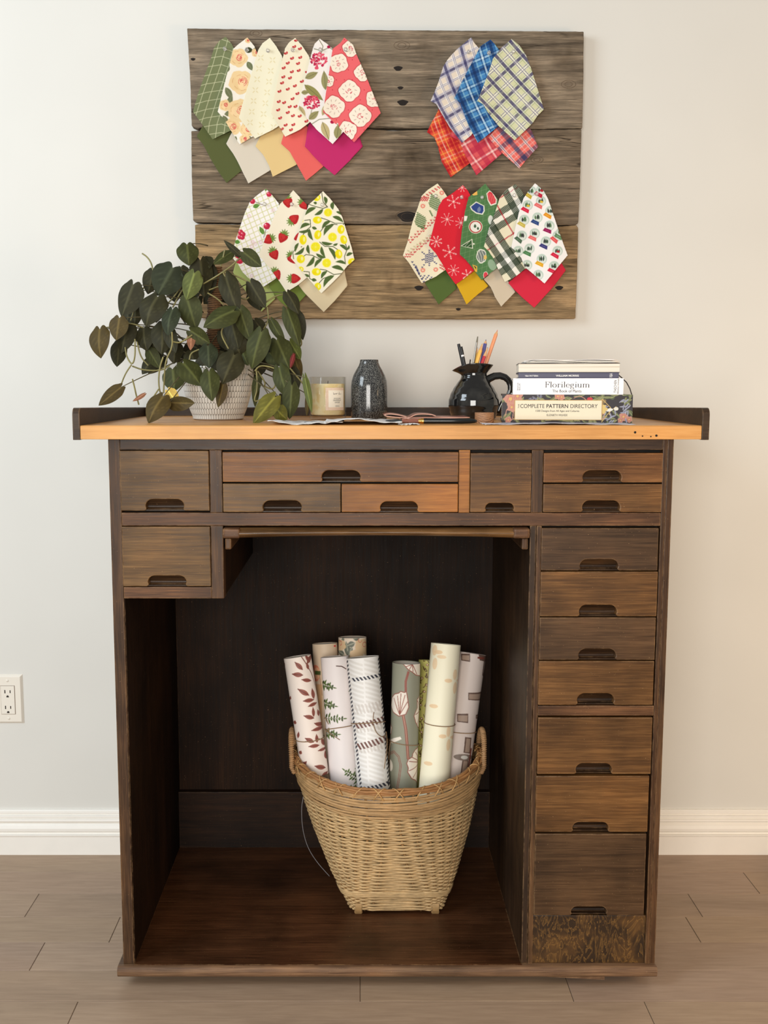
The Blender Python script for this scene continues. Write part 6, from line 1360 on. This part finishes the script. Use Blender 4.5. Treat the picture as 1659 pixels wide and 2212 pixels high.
def r_rust(cv):
    c_ = (150, 88, 76); cv.line([(210, 180), (290, 320), (330, 480), (372, 640), (390, 800), (410, 960), (415, 1100)], 2, (128, 78, 66))
    for a in ((228, 290, 135, 80, 34), (230, 330, 175, 80, 36), (290, 375, 170, 70, 28), (270, 290, 105, 50, 20), (262, 250, 70, 70, 24), (280, 240, 120, 70, 22), (190, 180, 60, 40, 24), (232, 180, 60, 40, 20), (275, 480, 150, 95, 36), (310, 515, 185, 78, 30), (330, 540, 200, 65, 26), (310, 510, 100, 80, 24), (312, 650, 165, 78, 32), (310, 640, 95, 70, 22), (375, 710, 160, 65, 30), (378, 725, 190, 85, 28), (345, 640, 100, 50, 16),
              (310, 825, 155, 70, 34), (335, 830, 95, 62, 24), (350, 850, 185, 78, 28), (385, 860, 110, 60, 22), (400, 880, 190, 60, 22), (395, 1020, 165, 80, 34), (410, 1050, 220, 60, 28), (400, 960, 100, 60, 20), (225, 1005, 50, 50, 28), (225, 1020, 250, 60, 34), (165, 700, 80, 30, 26), (205, 920, 70, 30, 26), (190, 800, 80, 50, 20), (130, 520, 80, 30, 16), (400, 1150, 100, 50, 30), (470, 400, 100, 70, 30), (480, 620, 120, 70, 30), (60, 600, 60, 60, 30), (60, 300, 60, 60, 30)):
        cv.leaf(*a, c_, (120, 66, 58))
def r_rain(cv):
    cv.ell(320, 320, 34, 62, 0, (232, 138, 108)); cv.ell(330, 320, 24, 44, 0, (240, 180, 140)); cv.poly([(315, 302), (358, 302), (358, 330), (315, 330)], (96, 116, 50))
    for k in range(5): cv.line([(318 + k * 9, 302), (318 + k * 9, 330)], 1.4, (50, 50, 40))
    cv.poly([(300, 400), (370, 400), (370, 900), (320, 900)], (222, 178, 132)); cv.ell(463, 118, 7, 6, 0, (220, 40, 50)); cv.line([(350, 330), (370, 480)], 2, (190, 150, 120))
def r_flor(cv):
    c_ = (114, 118, 104)
    for a in ((530, 180, 150, 50, 40), (565, 190, 100, 110, 46), (560, 200, 70, 90, 40), (610, 90, 200, 60, 44), (600, 60, 10, 50, 36), (520, 80, 80, 30, 20), (650, 190, 150, 70, 40)): cv.leaf(*a, c_, (170, 170, 150))
    for x, y, r, s in ((660, 110, 48, 1), (505, 110, 40, 2), (620, 185, 50, 3), (690, 150, 30, 4), (560, 230, 40, 5)):
        cv.poly(blob(x, y, r, 20, .08, s), (232, 200, 158))
    rr = random.Random(1)
    for x, y in ((682, 105), (500, 95), (595, 215), (650, 70)):
        for k in range(8): q = rr.uniform(0, 6); cv.line([(x + 14 * math.cos(q), y + 18 * math.sin(q)), (x + 14 * math.cos(q + .9), y + 18 * math.sin(q + .9))], .9, (206, 76, 70))
def fern(cv, x, y, ang, L, n=8, w=26):
    a = math.radians(ang); c, d = math.cos(a), -math.sin(a); cv.line([(x, y), (x + c * L, y + d * L)], 1, (60, 66, 36))
    for k in range(n):
        t = (k + .6) / n; ww = w * (1 - .45 * t) * (.8 + .4 * math.sin(k * 2.1))
        for sg in (-1, 1): cv.leaf(x + c * L * t, y + d * L * t, ang + sg * 74, ww, 13, (86, 108, 52) if k % 3 else (60, 74, 38))
    cv.leaf(x + c * L, y + d * L, ang, w * .7, 9, (86, 108, 52))
def r_fern(cv):
    for a in ((360, 405, -12, 90), (370, 545, -10, 90), (385, 655, 0, 140), (390, 770, 0, 90)): fern(cv, *a, n=7, w=46)
    fern(cv, 660, 1130, 142, 150, 9, 46); fern(cv, 560, 1170, 0, 90, 8, 30); fern(cv, 650, 1080, 110, 60, 5, 30); cv.line([(475, 265), (515, 268), (548, 290)], 2, (84, 56, 50)); fern(cv, 640, 470, 170, 60, 5, 26)
def r_check(cv):
    lt = (222, 218, 210)
    def band(p0, p1, wd, col, step=28, al=1.0):
        L = math.hypot(p1[0] - p0[0], p1[1] - p0[1]); n = int(L / step); ux, uy = (p1[0] - p0[0]) / L, (p1[1] - p0[1]) / L; nx, ny = -uy, ux
        for k in range(n):
            x, y = p0[0] + ux * k * step, p0[1] + uy * k * step; s_ = step * .5; sl = step * .55
            cv.poly([(x - nx * wd / 2, y - ny * wd / 2), (x + ux * s_ - nx * wd / 2, y + uy * s_ - ny * wd / 2), (x + ux * (s_ + sl) + nx * wd / 2, y + uy * (s_ + sl) + ny * wd / 2), (x + ux * sl + nx * wd / 2, y + uy * sl + ny * wd / 2)], col, al)
    for x0 in (560, 680):
        for k in range(30): cv.poly([(x0 + k * 1.5, 210 + k * 34), (x0 + 110 + k * 1.5, 250 + k * 34), (x0 + 110 + k * 1.5, 268 + k * 34), (x0 + k * 1.5, 226 + k * 34)], lt, .55)
    for y0 in (560, 700, 850): band((560, y0 + 40), (860, y0 - 10), 70, (214, 206, 198), 26, .7)
    DK_, BR = (58, 60, 72), (120, 84, 78)
    band((590, 370), (840, 330), 26, DK_); band((650, 1175), (880, 1130), 28, DK_); band((615, 712), (880, 650), 44, BR); band((630, 865), (880, 795), 48, BR)
    band((552, 225), (660, 1190), 16, DK_, 30); band((790, 200), (870, 1190), 16, DK_, 30); band((450, 300), (560, 1190), 16, DK_, 30)
def r_sage(cv):
    RD, WH = (150, 88, 76), (240, 230, 216)
    cv.line([(1005, 300), (985, 370), (985, 450)], 5, RD); cv.line([(965, 615), (985, 720), (995, 830), (1003, 940)], 6, RD); cv.line([(965, 615), (985, 720), (995, 830), (1003, 940)], 2, (190, 150, 130))
    cv.line([(862, 1010), (868, 930), (900, 895), (932, 925), (948, 990), (935, 1090), (915, 1200)], 4.5, RD); cv.line([(862, 1010), (868, 930), (900, 895), (932, 925), (948, 990), (935, 1090), (915, 1200)], 1.8, (140, 150, 130))
    def fl(pts, ctr, tips): 
        cv.poly(pts, WH)
        for t in tips: cv.line([ctr, t], 1.6, RD)
        cv.line(pts + pts[:1], 1.8, RD)
    fl([(888, 500), (905, 470), (935, 458), (948, 445), (975, 452), (990, 445), (1000, 500), (1008, 560), (985, 612), (935, 628), (895, 605), (882, 560)], (940, 618), [(900, 500), (925, 480), (950, 460), (980, 470), (998, 520)])
    fl([(960, 235), (1095, 230), (1100, 345), (1065, 330), (1030, 300), (1005, 285), (985, 262)], (1035, 245), [(985, 262), (1010, 285), (1040, 300), (1070, 325)])
    fl([(1095, 480), (1072, 510), (1075, 570), (1060, 600), (1048, 630), (1062, 680), (1080, 720), (1095, 740), (1110, 600)], (1100, 600), [(1075, 520), (1060, 620), (1072, 700)])
    fl([(1100, 865), (1060, 880), (1040, 905), (1035, 930), (1005, 945), (992, 975), (1005, 1010), (1000, 1040), (1030, 1090), (1060, 1110), (1085, 1160), (1100, 1150)], (1095, 990), [(1060, 900), (1035, 935), (1010, 960), (1010, 1030), (1040, 1085), (1070, 1110)])
    fl([(870, 690), (885, 720), (880, 770), (862, 790), (855, 740)], (866, 740), [(880, 700)]); cv.poly([(872, 828), (900, 795), (945, 778), (955, 795), (925, 812), (885, 838)], WH); cv.ell(874, 1005, 16, 42, 0, WH); cv.ell(855, 1100, 10, 60, 0, WH)
def r_olive(cv):
    rr = random.Random(6); c_ = (96, 72, 40)
    for k in range(60):
        x, y = rr.uniform(1092, 1180), rr.uniform(230, 1100); a = rr.uniform(40, 140); cv.line([(x, y), (x + 20 * math.cos(math.radians(a)), y - 30 * math.sin(math.radians(a)))], 1.6, c_); cv.leaf(x, y, rr.uniform(0, 360), 16, 7, c_)
    for k in range(18): x, y = rr.uniform(1095, 1170), 260 + k * 50; cv.ell(x, y, 10, 9, 0, (130, 70, 40)); cv.ell(x, y, 6, 5, 0, (240, 226, 190))
def r_cream(cv):
    P4 = (238, 206, 164)
    for x, y in ((1225, 165), (1298, 376), (1190, 566), (1255, 786), (1150, 988)):
        cv.ell(x, y, 30, 15, .05, P4, .9)
    for x, y in ((1350, 380), (1300, 800), (1200, 200)):
        for dx, dy, rx, ry in ((0, -48, 16, 40), (0, 52, 16, 44), (48, 0, 34, 14)): cv.ell(x + dx, y + dy, rx, ry, .1, P4, .75)
def r_plane(cv):
    BR, LB = (98, 76, 66), (158, 136, 120)
    for x0, y0, x1, y1 in ((1395, 175, 1456, 236), (1442, 460, 1550, 525), (1362, 618, 1442, 688), (1505, 628, 1560, 668)):
        cv.poly([(x0, y0 + 4), (x1, y0), (x1, y1), (x0, y1 - 8)], BR); cv.poly([(x0 + 6, y0 + 14), (x1 - 4, y0 + 14), (x1 - 6, y1 - 10), (x0 + 6, y1 - 14)], LB)
    cv.poly([(1520, 180), (1590, 195), (1585, 240), (1530, 225)], BR); cv.line([(1515, 205), (1590, 212)], 4, (120, 60, 50)); cv.line([(1575, 200), (1560, 330), (1580, 350)], 6, BR); cv.line([(1553, 450), (1545, 550)], 5, BR)
    cv.poly([(1420, 790), (1470, 798), (1462, 915), (1408, 905)], BR); cv.poly([(1430, 800), (1462, 806), (1455, 905), (1418, 900)], LB); cv.poly([(1400, 960), (1450, 965), (1440, 1060), (1385, 1060)], BR); cv.poly([(1408, 965), (1442, 970), (1432, 1055), (1395, 1055)], LB)
    cv.ell(1410, 940, 76, 24, .08, (140, 128, 118)); cv.ell(1410, 940, 76, 24, .08, BR, .4); cv.ell(1415, 940, 28, 14, .08, (200, 196, 188)); cv.line([(1470, 880), (1452, 1010)], 5, (120, 60, 50))
roll('white paper roll printed with rust-brown leafy sprigs, leftmost in the basket', 642.5, 1418, 681.5, 1674, 29.8, .300, .255, r_rust, (697, 1590, [[(690, 1592), (680, 1597), (662, 1597)]]), (246, 234, 224), 1, .335)
roll('beige paper roll with an orange motif behind the fern roll', 702, 1389.5, 712, 1600, 27.5, .372, .335, r_rain, None, (224, 200, 172), 2)
roll('peach floral paper roll at the back, second from the left of the tall ones', 761.5, 1376, 764, 1600, 30.5, .36, .325, r_flor, None, (240, 222, 200), 3)
roll('pinkish white paper roll printed with green ferns', 723.5, 1418, 744, 1696, 30.8, .310, .255, r_fern, (735, 1571, [[(712, 1562), (706, 1548), (700, 1552)], [(706, 1577), (722, 1585), (735, 1594)], [(703, 1575), (714, 1580), (712, 1570)]]), (242, 234, 232), 4, .24)
roll('white paper roll with black and brown striped plaid', 783.5, 1419, 808, 1704, 35.5, .280, .224, r_check, (800, 1561, [[(805, 1560), (806, 1540), (807, 1535)], [(806, 1562), (812, 1580), (824, 1590), (832, 1586)], [(832, 1580), (835, 1610), (828, 1656)]]), (250, 247, 243), 5, .25)
roll('sage green paper roll with white poppies', 878, 1431, 870.5, 1704, 30.5, .282, .248, r_sage, (874, 1603, [[(845, 1600), (842, 1620), (838, 1640)]]), (148, 148, 130), 6)
roll('olive yellow paper roll peeking out between the sage and cream rolls', 926, 1426, 914, 1690, 21.5, .350, .292, r_olive, None, (196, 188, 104), 7)
roll('tall cream paper roll with faint tan petals', 963.5, 1391, 938, 1695, 32.4, .300, .236, r_cream, (953, 1563, []), (252, 242, 214), 8, .27)
roll('greyish pink paper roll with brown airplanes, rightmost in the basket', 1020, 1411, 988, 1640, 30.5, .335, .285, r_plane, (1003, 1580, []), (208, 194, 186), 9, .27)
